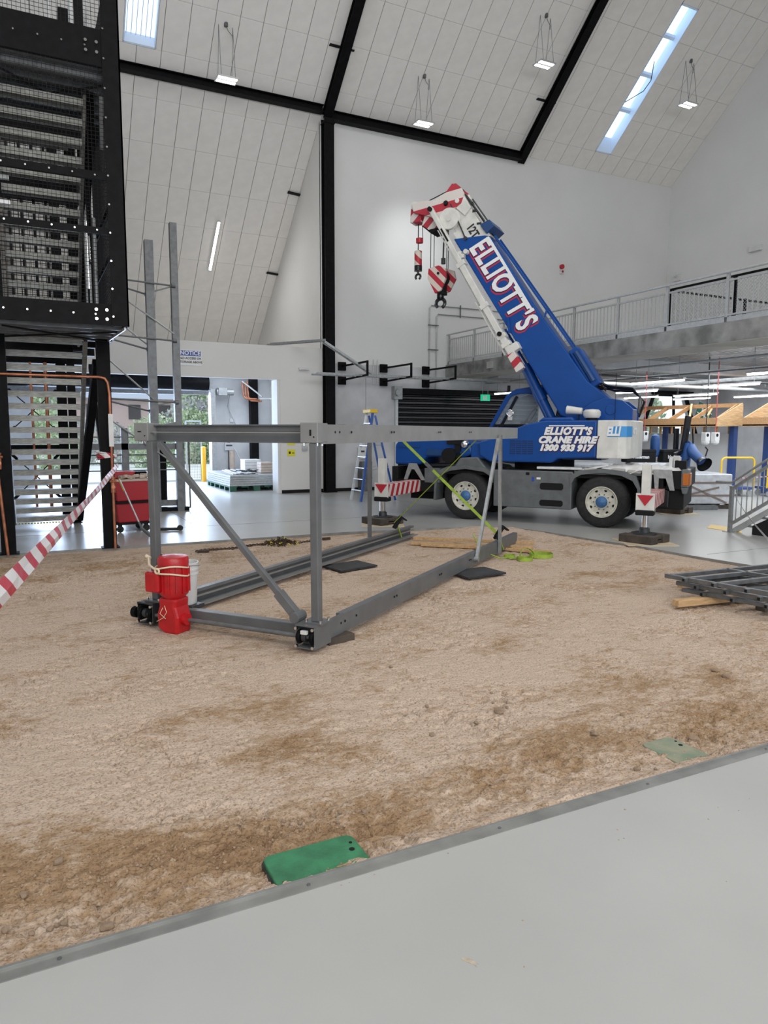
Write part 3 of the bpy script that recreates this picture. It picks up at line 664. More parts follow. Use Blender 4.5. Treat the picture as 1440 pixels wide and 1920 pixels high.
def fitting(name, px, py, w_, h_, d_, lb, cat, m_='plastic_white'):
    p = at_wall(px, py); x = MB(); x.box((p.x-w_/2, YB-d_, p.z-h_/2), (p.x+w_/2, YB-.001, p.z+h_/2)); x.box((p.x-w_*.3, YB-d_-.02, p.z-h_*.25), (p.x+w_*.3, YB-d_, p.z+h_*.25)); return tag(x.build(name, m_, bevel=.006), lb, cat)
fitting('emergency_light', 569, 692, .32, .07, .08, 'white emergency light on the wall above the yellow signs', 'emergency light')
fitting('wall_sensor', 582, 597, .06, .1, .04, 'tiny white sensor high on the pale wall left of the column', 'sensor') if 0 else None
p = at_wall(1052, 505); x = MB(); x.box((p.x-.07, YB-.08, p.z-.16), (p.x+.07, YB-.001, p.z-.02)); x.cyl((p.x, YB-.09, p.z+.08), (p.x, YB, p.z+.08), .08, 12, k=1); x.cyl((p.x, YB-.1, p.z-.09), (p.x, YB-.08, p.z-.09), .04, 10, k=1)
tag(x.build('fire_sounder', ['pipe_white', 'signal_red']), 'small red and white alarm sounder on the white back wall', 'alarm')
fitting('power_outlet', 571, 840, .18, .16, .05, 'white power outlet beside the yellow warning signs', 'outlet', 'galv_light')
p = on_y(1419, 466, 12)
x = MB(); q = V(XR, 0, 0); d_ = ray(1419, 466); pp = CP+d_*(XR/d_.x); x.box((XR-.12, pp.y-.22, pp.z-.09), (XR, pp.y+.22, pp.z+.09)); tag(x.build('wall_fitting', 'plastic_white', bevel=.01), 'white fitting high on the right wall near the frame edge', 'fitting')
d_ = ray(1272, 521); pp = CP+d_*(XR/d_.x); x = MB(); x.box((XR-.1, pp.y-.15, pp.z-.12), (XR, pp.y+.15, pp.z+.12)); x.cyl((XR-.25, pp.y, pp.z+.1), (XR-.05, pp.y, pp.z+.1), .09, 10); tag(x.build('wall_siren', 'plastic_white'), 'pale siren on the right wall just above the gallery railing', 'siren')
# conduit runs
def conduit(name, pts, r_, lb, cat='conduit', m_='galv'):
    x = MB(); x.tube(pts, r_, 6); return tag(x.build(name, m_, smooth=True), lb, cat)
yc = YB-.04
conduit('conduit', [(11.72, yc, 3.2), (11.72, yc, 5.75), (11.78, yc, 5.84), (15.2, yc, 5.84)], .018, 'outer thin conduit turning right on the white back wall')
conduit('conduit', [(11.98, yc, 3.2), (11.98, yc, 5.5), (12.04, yc, 5.58), (15.2, yc, 5.58)], .018, 'inner thin conduit turning right on the white back wall')
for i, (a, b, lb) in enumerate((((11.66, 4.45), (12.04, 4.45), 'lower bracket'), ((11.66, 5.22), (12.04, 5.22), 'upper bracket'))):
    x = MB(); x.bar((a[0], yc-.02, a[1]), (b[0], yc-.02, b[1]), .03, .03); tag(x.build('conduit_bracket', 'galv_dark'), lb+' across the two vertical conduits on the back wall', 'bracket')
for xx, lb in ((12.86, 'left'), (13.9, 'right')):
    x = MB(); x.bar((xx, yc-.02, 5.52), (xx, yc-.02, 5.92), .03, .03); tag(x.build('conduit_bracket', 'galv_dark'), lb+' bracket across the two horizontal conduits on the back wall', 'bracket')
x = MB(); x.tube([(8.98+0, yc, 3.3), (8.98, yc, 4.05)], .014, 6); x.tube([(9.12, yc, 3.3), (9.12, yc, 4.05)], .014, 6); 
o = x.build('conduit', 'galv_light'); o.location = (.75, 0, 0); tag(o, 'pair of short white conduits above the cable tray', 'conduit')
# black brackets with cable tray
for i, (px0, px1, yt, yb_) in enumerate(((640, 674, 685, 716), (718, 761, 690, 715), (797, 841, 695, 717))):
    p = at_wall(px0, yt); b = thing('wall_bracket', ('left', 'middle', 'right')[i]+' black tubular bracket holding the cable tray', 'bracket', (p.x, YB, 0))
    zt, zb = 3.80-.005*i, 3.38
    m = MB(); m.box((-.12, -.09, zt-.13), (.12, 0, zt+.12)); m.build('base_plate', 'black_steel', b)
    m = MB(); m.box((-.12, -.09, zb-.13), (.12, 0, zb+.12)); m.build('base_plate', 'black_steel', b)
    m = MB(); e = (.05, -1.75, zt+.0); g2 = (.05, -1.75, zb+.05)
    m.bar((0, -.05, zt), e, .05); m.bar((0, -.05, zb), g2, .05); m.bar((.05, -1.75, zb+.02), (.05, -1.75, zt+.03), .05); m.build('bracket_arm', 'black_steel', b)
def ladder_tray(name, a, b, w_, lb, wd=V(0, 1, 0)):
    a, b = V(*a), V(*b); t = thing(name, lb, 'cable tray', a); d = b-a; L = d.length; m = MB(); s = wd*w_/2
    for q in (-s, s): m.bar(q, d+q, .02, .06)
    m.build('side_rail', 'galv', t); m = MB(); n = int(L/.25)
    for i in range(n+1): c = d*(i/n); m.bar(c-s, c+s, .03, .015)
    m.build('rung', 'galv', t)
ladder_tray('cable_tray', (7.3, 19.0, 3.44), (19.5, 19.0, 3.44), .4, 'long horizontal ladder tray carried by the three black brackets')
ladder_tray('cable_tray', (7.7, 19.25, 4.36), (9.15, 19.1, 3.5), .16, 'sloping ladder tray dropping across the black column')
ladder_tray('cable_tray', (6.6, 20.9, 4.4), (7.75, 19.4, 4.42), .3, 'tray segment lying on top of the low white wall')
# roller door
rd = struct(MB().box((10.6, YB+.12, 0), (16.2, YB+.16, 3.12)).build('door_1', 'black_gloss'))
x = MB()
for i in range(20): z = .05+i*.155; x.prism([(YB+.12, z), (YB+.055, z+.045), (YB+.055, z+.10), (YB+.12, z+.145)], 10.6, 16.2, 'x')
sl = None
for i in range(20):
    z = .05+i*.155; mb = MB(); mb.prism([(.065, 0), (.0, .045), (.0, .10), (.065, .145)], 0, 5.6, 'x')
    if sl is None: sl = mesh_of(mb, 'shutter_slat', 'black_gloss')
    inst(sl, 'shutter_slat', rd, (10.6, YB+.055, z))
x = MB(); x.box((10.50, YB-.05, 0), (10.60, YB+.1, 3.0)); x.build('guide_rail', 'galv_light', rd)
x = MB(); x.box((10.38, YB-.22, 2.85), (10.66, YB, 3.25)); x.cyl((10.5, YB-.3, 3.05), (10.5, YB-.1, 3.05), .11, 12); x.build('winding_gear', 'galv', rd)
x = MB(); x.box((10.6, YB-.12, 3.05), (16.2, YB+.1, 3.2)); x.build('shutter_hood', 'black_steel', rd)
# small items by wall
x = MB(); x.box((9.2, YB-.05, 1.0), (9.5, YB, 1.35)); x.box((9.28, YB-.06, 1.2), (9.42, YB-.05, 1.25), 1); tag(x.build('wall_notice', ['plastic_white', 'letter_black']), 'white notice on the concrete wall behind the step ladder', 'notice')
x = MB(); x.box((9.2, YB-.35, 0), (9.55, YB-.03, .92)); x.box((9.2, YB-.37, .4), (9.55, YB-.35, .44)); tag(x.build('steel_locker', 'galv_dark', bevel=.01), 'low grey steel cabinet behind the step ladder', 'cabinet')
# ------------------------------------------------------------------ gallery
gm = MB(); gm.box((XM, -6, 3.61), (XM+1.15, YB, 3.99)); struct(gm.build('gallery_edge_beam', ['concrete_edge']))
gm = MB(); gm.box((XM+1.15, -6, 3.86), (XL, YB, 3.99)); struct(gm.build('gallery_slab', 'concrete_pale'))
gm = MB(); gm.box((XM+.01, -6, 3.595), (XM+1.14, YB, 3.61)); struct(gm.build('gallery_beam_soffit', 'concrete_pale'))
gm = MB()
for i in range(60): xx = XM+1.2+i*.19; gm.box((xx, 5, 3.80), (xx+.11, YB, 3.86))
struct(gm.build('ceiling_deck', 'alum_soffit'))
for yy in (9.2, 14.6, 18.95): gm = MB(); gm.box((XM+1.15, yy, 3.55), (XL, yy+.5, 3.86)); struct(gm.build('gallery_cross_beam', 'concrete'))
x = MB(); x.box((12.33, 17.6, 3.7), (12.36, 17.9, 3.9)); tag(x.build('cover_plate', 'concrete_pale'), 'square blanking plate on the gallery edge beam near the wall', 'plate')
rl = thing('gallery_railing', 'long grey steel railing along the edge of the upper gallery', 'railing', (XM, 0, 3.99))
PY = [20.15, 18.68, 17.17, 15.7, 14.22, 12.73, 11.31, 9.83, 8.4, 7.0]
m = MB(); m.cyl((.0, 20.2, .95), (0, 6.5, .95), .024, 8); m.build('handrail', 'galv_light', rl, smooth=True)
for y0, y1 in zip(PY, PY[1:]):
    m = MB(); m.bar((.05, y0-.03, .80), (.05, y1+.03, .80), .035, .035); m.bar((.05, y0-.03, .14), (.05, y1+.03, .14), .035, .035); m.build('railing_bar', 'galv_light', rl)
pm = mesh_of(MB().box((-.0, -.03, -.12), (.012, .03, .93)).box((.04, -.03, -.12), (.052, .03, .93)), 'railing_post', 'galv_light')
for y in PY: inst(pm, 'railing_post', rl, (.02, y, 0))
bmh = mesh_of(MB().box((-.009, -.009, .15), (.009, .009, .79)), 'baluster', 'galv_light'); n_ = 0
for y0, y1 in zip(PY, PY[1:]):
    n = 13
    for i in range(1, n): inst(bmh, 'baluster', rl, (.05, y0+(y1-y0)*i/n, 0))
x = MB(); x.box((XM+.02, -6, 3.99), (XM+.03, YB-.1, 4.09)); x.build('toe_board', 'galv_light', rl, loc=(-XM, 0, -3.99))
# mesh fence on the gallery
fn = thing('mesh_fence', 'black-posted chain mesh fence on the gallery behind the railing', 'fence', (XM+.3, 11.47, 3.99))
for (a, b) in ((0, 0), (0, -1.6), (0, -3.2), (2.4, 0), (4.8, 0), (7.2, 0)):
    m = MB(); m.box((a-.03, b-.03, 0), (a+.03, b+.03, .93)); m.build('fence_post', 'black_steel', fn)
m = MB(); m.bar((0, 0, .92), (0, -4.5, .92), .04); m.build('fence_rail', 'black_steel', fn); m = MB(); m.bar((0, 0, .90), (8, 0, .90), .04); m.build('fence_rail', 'black_steel', fn)
m = MB()
def chain(mb, o, d, L, H, s=.07, q=.005):
    d = V(*d); n = int((L+H)/s)
    for i in range(n):
        t0 = i*s
        a0 = min(t0, L); z0 = t0-a0; a1 = max(0, t0-H); z1 = t0-a1
        mb.bar(V(*o)+d*a0+V(0, 0, z0), V(*o)+d*a1+V(0, 0, z1), q); mb.bar(V(*o)+d*(L-a0)+V(0, 0, z0), V(*o)+d*(L-a1)+V(0, 0, z1), q)
chain(m, (0, 0, .03), (0, -1, 0), 4.5, .88); chain(m, (0, 0, .03), (1, 0, 0), 8, .86, .09); m.build('mesh_panel', 'galv_light', fn, kind='stuff')
# tube lights under the gallery
TB = [(14.3, 14.12, 12.4, 'nearest to the boom foot'), (17.08, 14.14, 12.42, 'right of the red cords'), (17.22, 17.63, 15.92, 'behind the hoses of the crane'), (20.14, 21.0-.8, 18.6, 'far left, low behind the crane hoses'), (20.49, 18.21, 16.4, 'crossing the right of the sloped window'),
      (22.6, 20.1, 18.4, 'directly in front of the sloped window'), (22.95, 17.69, 15.9, 'farthest right, along the concrete wall'), (14.11, 10.59, 8.9, 'nearest, at the right frame edge'), (14.2, 20.1, 18.6, 'beside the green exit sign')]
for (x0, y0, y1, lb) in TB:
    t = thing('tube_light', 'suspended tube light under the gallery, '+lb, 'light', (x0, (y0+y1)/2, 3.1)); L = y0-y1
    m = MB(); m.box((-.05, -L/2, .02), (.05, L/2, .06)); m.build('light_body', 'galv_light', t)
    m = MB(); m.cyl((0, -L/2+.02, 0), (0, L/2-.02, 0), .027, 10); m.build('diffuser', 'tube_on', t, smooth=True)
    for s in (-.4, .4): m = MB(); m.cyl((0, s*L, .05), (0, s*L, .71), .006, 5); m.build('wire', 'galv', t)
# services under gallery
def run(name, a, b, r_, lb, m_='galv'):
    x = MB(); x.cyl(a, b, r_, 10); return tag(x.build(name, m_, smooth=True), lb, 'pipe')
run('service_pipe', (13.9, 7, 3.45), (13.9, 20.2, 3.45), .03, 'thin pale pipe running along under the gallery beam', 'galv_light')
run('service_pipe', (16.0, 8, 3.42), (16.0, 20.2, 3.42), .035, 'dark pipe running under the gallery deck', 'dark_iron')
run('service_pipe', (18.4, 8, 3.36), (18.4, 20.2, 3.36), .05, 'wide white pipe running under the gallery deck', 'pipe_white')
run('service_pipe', (14, 15.2, 3.40), (24.9, 15.2, 3.40), .03, 'dark sprinkler pipe crossing under the deck', 'dark_iron')
run('service_pipe', (14, 17.0, 3.34), (24.9, 17.0, 3.34), .05, 'pale pipe crossing under the deck to the concrete wall', 'pipe_white')
p = at_wall(1358, 770); conduit('wall_pipe', [(24.75, 17.0, 3.34), (24.9, 17.2, 3.2), (24.9, 17.25, 2.0)], .07, 'vertical white pipe on the concrete wall right of the window', 'pipe', 'pipe_white')
ladder_tray('cable_tray', (17.6, 8.5, 3.3), (17.6, 20.0, 3.3), .35, 'ladder tray hung under the middle of the gallery', V(1, 0, 0))
r_ = random.Random(5)
for i in range(26):
    xx, yy = r_.uniform(13.8, 22), r_.uniform(11, 19.5); z1 = 3.80
    x = MB(); x.cyl((xx, yy, z1-r_.uniform(.3, .55)), (xx, yy, z1), .006, 5); tag(x.build('hanger_rod', 'galv'), 'thin threaded rod hanging from the gallery deck', 'rod', 'hanger rods under the gallery')
# hanging sockets on red cords
def cord(px, py, yy, zb, lb, m_='cord_red', body=True):
    p = on_y(px, py, yy); t = thing('hanging_socket', lb, 'socket', (p.x, yy, zb))
    m = MB(); m.cyl((0, 0, .12), (0, 0, 3.8-zb), .012, 6); m.build('cord', m_, t)
    if body:
        m = MB(); m.box((-.09, -.07, -.1), (.09, .07, .12)); m.lathe([(.06, -.2), (.1, -.16), (.1, -.1)], n=14); m.build('socket_body', 'plastic_white', t, bevel=.01)
        m = MB(); m.cyl((-.01, -.075, .05), (-.01, -.07, .05), .045, 12); m.build('socket_face', 'black_matt', t)
cord(1323, 820, 13.2, 1.72, 'left white socket block hanging on a thin cord before the panels', 'dark_iron')
cord(1341, 820, 13.2, 1.72, 'right white socket block hanging on a red cord before the panels')
cord(1208, 820, 15.0, 1.75, 'white socket block hanging on a red cord behind the counterweight')
# exit sign
e = thing('exit_sign', 'green running-man exit sign hanging left of the crane cab', 'exit sign', (13.2, 19.2, 2.92))
m = MB(); m.box((-.17, -.02, -.1), (.17, .02, .1)); m.build('sign_box', 'exit_green', e)
m = MB(); m.box((-.01, -.026, -.07), (.05, -.02, .05)); m.box((.0, -.026, .055), (.03, -.02, .08)); m.box((-.1, -.026, -.07), (-.04, -.02, .06)); m.bar((.02, -.024, -.02), (.1, -.024, -.07), .02, .004); m.build('running_man', 'letter_white', e)
m = MB(); m.cyl((-.1, 0, .1), (-.1, 0, .7), .006, 5); m.cyl((.1, 0, .1), (.1, 0, .7), .006, 5); m.build('wire', 'galv', e)
# sloped window
wn = MB()
for a, b in (((20.85, 1.2), (21.75, 3.3)), ((21.75, 3.3), (23.45, 3.3)), ((23.45, 3.3), (24.4, 1.2)), ((24.4, 1.2), (20.85, 1.2))): wn.bar((a[0], YB+.0, a[1]), (b[0], YB+.0, b[1]), .08, .14)
wn.bar((22.95, YB+.0, 1.2), (22.8, YB+.0, 3.3), .05, .1)
w3 = struct(wn.build('window_3', 'black_steel'))
m = MB(); m.prism([(20.9, 1.25), (21.77, 3.26), (22.78, 3.26), (22.9, 1.25)], YB+.03, YB+.04, 'y'); m.build('pane', 'glass', w3)
m = MB(); m.prism([(23.0, 1.25), (22.83, 3.26), (23.43, 3.26), (24.34, 1.25)], YB+.03, YB+.04, 'y'); m.build('pane', 'glass', w3)
m = MB(); m.box((21.6, YB-.28, 3.3), (23.6, YB, 3.42)); m.build('blind_box', 'black_steel', w3)
leafy('tree', (24.5, 25.5, 2.1), (3.4, 1.2, 2.3), 4000, 'foliage', 'green tree seen through the sloped window', 31)
x = MB(); x.box((18, 21, -.2), (34, 40, -.05)); struct(x.build('garden_ground', 'foliage'))
gs = thing('grid_board', 'small green board with white grid before the sloped window', 'board', (22.3, 18.4, 2.55))
M_ = Matrix.Rotation(R(22), 3, 'Y'); m = MB(); m.cbox((0, 0, 0), (.75, .03, .55), M_); m.build('board_face', 'pallet_green', gs)
m = MB()
for i in (-.15, .05, .25): m.cbox(M_ @ V(i, -.02, 0), (.02, .02, .55), M_)
for i in (-.12, .1): m.cbox(M_ @ V(0, -.02, i), (.75, .02, .02), M_)
m.build('board_grid', 'letter_white', gs); m = MB(); m.cyl((-.2, 0, .2), (-.2, 0, 1.26), .008, 5); m.cyl((.2, 0, .1), (.2, 0, 1.26), .008, 5); m.build('wire', 'galv', gs)
x = MB(); x.box((-6, 27.05, 4.1), (XC, 27.2, 6)); wall('wall_alcove', x, 'cream_wall')
# ------------------------------------------------------------------ crane
TH = 2.199
cr = thing('mobile_crane', 'blue and white two-axle mobile crane with raised telescopic boom on outriggers', 'crane', (9.856, 12.094, 0), TH)
WB = 1.395
# carrier
m = MB(); m.box((-.82, -1.0, .32), (.78, 1.0, 1.04)); m.prism([(-.86, 1.0), (.84, 1.0), (.80, 1.07), (-.82, 1.07)], -1.0, 1.0); m.build('carrier_body', 'crane_grey', cr, bevel=.02)
m = MB(); m.box((-2.75, -.5, .5), (2.9, .5, 1.02)); m.box((-2.3, -.9, .95), (2.3, .9, 1.03)); m.box((-2.1, -.35, .35), (2.1, .35, .6)); m.build('chassis', 'black_matt', cr)
for s in (1, -1):
    for wx in (WB, -WB):
        m = MB(); P = []
        q = 1 if wx > 0 else -1
        outer = [(-.62, .98), (-.45, 1.10), (0, 1.15), (.40, 1.11), (.62, 1.02), (.70, .80), (.72, .38)]
        inner = [(.67, .38), (.65, .78), (.56, .93), (.36, 1.02), (0, 1.07), (-.40, 1.02), (-.52, .95), (-.60, .80)]
        pts = [(wx+q*a, b) for a, b in outer+inner]
        m.prism(pts, .62*s, 1.02*s); m.build('fender', 'crane_grey', cr)
        # wheel
        wh = MB(); wh.lathe([(.30, .27), (.42, .275), (.475, .25), (.50, .20), (.505, .13), (.505, -.05), (.49, -.10), (.42, -.12), (.30, -.11), (.28, .1), (.30, .27)], ax='y', n=48, cap=False)
        wo = wh.build('wheel', 'rubber', cr, smooth=True, loc=(wx, .73*s, .503)); wo.scale = (1, s, 1)
        t = MB()
        for k_ in range(60):
            a = k_/60*2*math.pi; t.cbox((math.cos(a)*.503, .04+.07*(k_ % 2), math.sin(a)*.503), (.03, .09, .012), Matrix.Rotation(-a+math.pi/2, 3, 'Y'))
        t.build('tread_block', 'rubber', wo, kind='stuff')
        t = MB(); t.lathe([(.302, .255), (.302, .272), (.285, .272), (.275, .235), (.20, .215), (.14, .225), (.13, .245), (0.002, .247)], ax='y', n=40, cap=False); t.build('rim', 'rim_white', wo, smooth=True)
        t = MB()
        for k_ in range(8): a = k_/8*2*math.pi+.3; t.cyl((math.cos(a)*.232, .205, math.sin(a)*.232), (math.cos(a)*.232, .2265, math.sin(a)*.232), .029, 10)
        t.build('rim_hole', 'black_matt', wo)
        t = MB()
        for k_ in range(10):
            a = k_/10*2*math.pi; t.cyl((math.cos(a)*.150, .215, math.sin(a)*.150), (math.cos(a)*.150, .255, math.sin(a)*.150), .012, 6)
        t.build('wheel_nut', 'galv_dark', wo, kind='stuff')
        t = MB(); t.lathe([(.112, .235), (.112, .262), (.085, .295), (.04, .305), (.005, .32)], ax='y', n=20); t.build('hub', 'hub_blue', wo, smooth=True)
for z0, z1 in ((.70, .835), (.375, .495)):
    m = MB(); m.prism([(-.655, z0+.03), (-.625, z0), (-.22, z0), (-.19, z0+.03), (-.19, z1-.03), (-.22, z1), (-.625, z1), (-.655, z1-.03)], .995, 1.006); m.build('step_recess', 'black_matt', cr)
m = MB(); m.box((.03, 1.0, .985), (.10, 1.012, 1.035)); m.build('carrier_latch', 'black_matt', cr)
m = MB(); m.box((-.07, 1.0, .86), (-.02, 1.008, .95)); m.box((-.20, 1.0, .90), (-.12, 1.008, .94), 1); m.build('carrier_decal', ['sign_blue', 'letter_white'], cr)
# front end with blue hood
m = MB(); m.box((2.1, -.95, .55), (3.05, .95, .80)); m.box((2.2, -.5, .35), (2.9, .5, .6)); m.box((3.0, -.95, .75), (3.15, .95, 1.08)); m.box((2.0, .45, .75), (2.35, .98, 1.06), 1); m.build('front_chassis', ['black_matt', 'crane_grey'], cr, bevel=.01)
m = MB(); m.prism([(3.12, 1.12), (3.12, 1.55), (2.98, 1.70), (2.45, 1.86), (1.75, 1.80), (1.38, 1.62), (1.25, 1.38), (1.5, 1.30), (2.35, 1.30), (2.5, 1.12)], -.95, .88); m.build('front_hood', 'crane_blue', cr, bevel=.05)
m = MB(); m.prism([(2.35, 1.34), (1.6, 1.34), (1.5, 1.42), (2.3, 1.48)], .88, .93); m.box((2.5, .86, 1.5), (3.0, .9, 1.53)); m.build('hood_trim', 'crane_blue_dark', cr)
m = MB(); m.cyl((1.80, .70, 1.34), (1.80, .98, 1.34), .16, 20); m.box((1.55, .72, 1.3), (1.68, .93, 1.66)); m.box((1.5, .75, 1.58), (1.85, .95, 1.68)); m.build('air_cleaner', 'black_matt', cr, smooth=True)
m = MB(); m.lathe([(.005, -.11), (.07, -.07), (.09, 0), (.07, .07), (.005, .11)], (1.45, .90, 1.58), 'y', 14); m.build('mirror', 'chrome', cr, smooth=True)
m = MB(); m.prism([(.95, 1.08), (1.7, 1.08), (1.55, 1.3), (1.15, 1.32)], .3, .95); m.build('side_cover', 'crane_grey', cr, bevel=.03)
for bx, s_ in ((2.62, 1), (-2.42, -1)):
    m = MB(); m.prism([(bx-.30, .80), (bx-.22, .80), (bx-.05, 1.03), (bx+.02, 1.03), (bx+.12, .80), (bx+.20, .80), (bx+.08, 1.16), (bx-.10, 1.16)], 1.0, 1.03) if s_ > 0 else m.prism([(bx-.28, .78), (bx-.2, .78), (bx-.12, 1.0), (bx-.0, 1.0), (bx-.0, .78), (bx+.06, .78), (bx+.10, 1.16), (bx-.22, 1.16)], 1.02, 1.05)
    m.build('lifting_bracket', 'galv', cr)
# outriggers
for ox, front in ((2.586, 1), (-2.392, 0)):
    for s in (1, -1):
        y1 = 2.52*s; oo = MB(); oo.box((ox-.13, min(.5*s, y1), .55), (ox+.13, max(.5*s, y1), .80))
        ob = oo.build('outrigger_beam', 'hazard_side', cr, bevel=.01)
        e = MB(); e.box((ox-.15, min(y1, y1+.02*s), .53), (ox+.15, max(y1, y1+.02*s), .83)); e.build('end_plate', 'crane_white', ob)
        e = MB(); e.prism([(ox-.13, .80), (ox+.13, .80), (ox, .62)], y1+.02*s, y1+.032*s); e.build('red_triangle', 'signal_red', ob)
        e = MB(); e.box((ox-.07, 2.48*s-.07, .80), (ox+.07, 2.48*s+.07, 1.31)); e.build('jack_housing', 'crane_white', ob, bevel=.008)
        e = MB(); e.box((ox-.15, 2.48*s-.1, .46), (ox+.15, 2.48*s+.1, .55)); e.build('jack_collar', 'black_matt', ob, bevel=.02)
        e = MB(); e.cyl((ox, 2.48*s, .18), (ox, 2.48*s, .5), .055, 16); e.build('jack_ram', 'chrome', ob, smooth=True)
        e = MB(); e.lathe([(.20, .145), (.20, .16), (.09, .17), (.085, .24), (.055, .26)], (ox, 2.48*s, 0), n=20); e.build('jack_foot', 'dark_iron', ob, smooth=True)
# outrigger pads and ply sheets (lie on the floor: separate)
ch, sh_ = math.cos(TH), math.sin(TH)
def cw(a, b, z=0): return V(9.856+ch*a-sh_*b, 12.094+sh_*a+ch*b, z)
PADL = {(2.586, 1): 'front outrigger nearest the ladder', (-2.392, 1): 'rear outrigger nearest the sand edge', (2.586, -1): 'far front outrigger behind the crane', (-2.392, -1): 'far rear outrigger by the wrapped pallet'}
for (ox, s), lb in PADL.items():
    p = cw(ox, 2.48*s)
    x = MB(); x.box((-.42, -.42, 0), (.42, .42, .012)); o = x.build('ply_sheet', 'ply'); o.location = p; o.rotation_euler = (0, 0, TH+.5); tag(o, 'thin plywood sheet on the floor under the '+lb, 'sheet')
    x = MB(); x.box((-.30, -.30, .013), (-.09, .30, .145)); x.box((.09, -.30, .013), (.30, .30, .145)); x.box((-.09, -.27, .03), (.09, .27, .06)); x.box((-.09, -.27, .08), (.09, .27, .14)); o = x.build('outrigger_pad', 'timber_dark', bevel=.012); o.location = p; o.rotation_euler = (0, 0, .25); tag(o, 'dark block pad under the '+lb, 'pad')
# rear end
m = MB(); m.box((-2.85, -.95, .42), (-2.25, .9, .85)); m.box((-2.9, -1.0, .80), (-2.55, 1.0, 1.14)); m.box((-2.5, .5, .8), (-2.1, .98, 1.1)); m.build('rear_chassis', 'black_matt', cr, bevel=.015)
m = MB(); m.box((-2.93, .55, .84), (-2.80, 1.03, 1.17)); m.prism([(-2.93, .84), (-2.8, .84), (-2.83, .72), (-2.9, .72)], .9, 1.03); m.build('rear_lamp_box', 'crane_grey', cr, bevel=.02)
m = MB(); m.box((-2.955, .68, .88), (-2.925, .98, 1.1)); m.box((-2.93, 1.025, .88), (-2.83, 1.04, 1.1)); m.build('tail_lamp', 'amber', cr, bevel=.008)
m = MB(); m.box((-2.6, .4, .45), (-2.35, .95, .78)); m.build('rear_box', 'black_gloss', cr, bevel=.02)
m = MB(); m.box((-2.3, -.95, 1.03), (-.85, .95, 1.09)); m.build('rear_deck', 'crane_grey', cr)
# superstructure
m = MB(); m.cyl((0, 0, 1.0), (0, 0, 1.28), .62, 28); m.build('turntable', 'black_matt', cr, smooth=True)
pod = [(1.12, 1.62), (1.10, 1.36), (.88, 1.235), (-.40, 1.235), (-.52, 1.32), (-1.26, 1.35), (-1.26, 2.07), (-.25, 2.07), (.12, 2.0), (.75, 1.74)]
m = MB(); m.prism(pod, .36, 1.0); m.prism([(-.1, 2.05), (-.82, 2.05), (-.78, 2.13), (-.2, 2.13)], .45, .95); bp_ = m.build('side_housing', 'crane_blue', cr, bevel=.03)
m = MB(); m.prism([(a, b) for a, b in pod if True], -1.0, -.40); m.build('far_side_housing', 'crane_blue', cr, bevel=.03)
m = MB(); m.box((-1.25, -.42, 1.28), (.9, .38, 1.5)); m.build('slew_frame', 'crane_blue_dark', cr)
m = MB(); m.box((1.0, .4, 1.28), (1.33, .9, 1.62)); m.box((1.1, -.4, 1.2), (1.3, .4, 1.55)); m.build('front_bumper', 'crane_blue', cr, bevel=.03)
for i in range(7):
    m = MB(); z = 1.40+i*.042; m.box((-.03, 1.0, z), (.45, 1.004, z+.02)); m.build('grille_slot', 'grille_dark', cr)
m = MB(); 
for xx in (.09, .21, .33): m.box((xx-.008, 1.003, 1.39), (xx+.008, 1.007, 1.68))
m.build('grille_bar', 'crane_blue', cr)
# counterweight
cwp = [(-1.27, 1.0), (-1.66, 1.0), (-1.80, .93), (-1.86, .78), (-1.90, 0), (-1.86, -.78), (-1.80, -.93), (-1.66, -1.0), (-1.27, -1.0)]
m = MB(); m.prism(cwp, 1.34, 2.07, 'z'); m.build('counterweight', 'crane_white', cr, bevel=.02)
m = MB(); m.prism([(-1.46, 1.755), (-1.665, 1.755), (-1.665, 1.955), (-1.50, 1.955)], 1.0, 1.006); m.build('name_patch', 'patch_blue', cr)
m = MB(); m.prism([(-1.67, 1.001), (-1.805, .935), (-1.868, .78), (-1.873, .7), (-1.865, .7), (-1.855, .78), (-1.79, .925), (-1.665, .99)], 1.755, 1.955, 'z'); m.build('name_patch', 'patch_blue', cr)
def side(x_, z_, y_=1.006): return frame((x_, y_, z_), (-1, 0, 0), (0, 0, 1))
text('ELLI', .23, 'lettering', 'letter_white', cr, side(-1.57, 1.852, 1.009), .012, .002, .2, .62)
text("OTT'S", .17, 'lettering', 'letter_white', cr, frame((-1.885, .45, 1.855), (0, -1, 0), (0, 0, 1)), .008, .002, .25, .9)
def word(s_, size, x_, z_, sx, sp=1.0):
    text(s_, size, 'letter_shadow', 'letter_dark', cr, side(x_-.008, z_-.008, 1.004), .024, .001, .28, sx, sp)
    text(s_, size, 'lettering', 'letter_white', cr, side(x_, z_, 1.008), .012, .002, .28, sx, sp)
word("ELLIOTT'S", .19, -.70, 1.855, .98, 1.12); word('CRANE HIRE', .175, -.69, 1.685, 1.10, 1.04); word('1300 933 917', .165, -.66, 1.53, 1.08, 1.02)
m = MB(); m.box((-1.03, 1.0, 1.955), (-.34, 1.008, 1.975)); m.build('lettering', 'letter_white', cr)
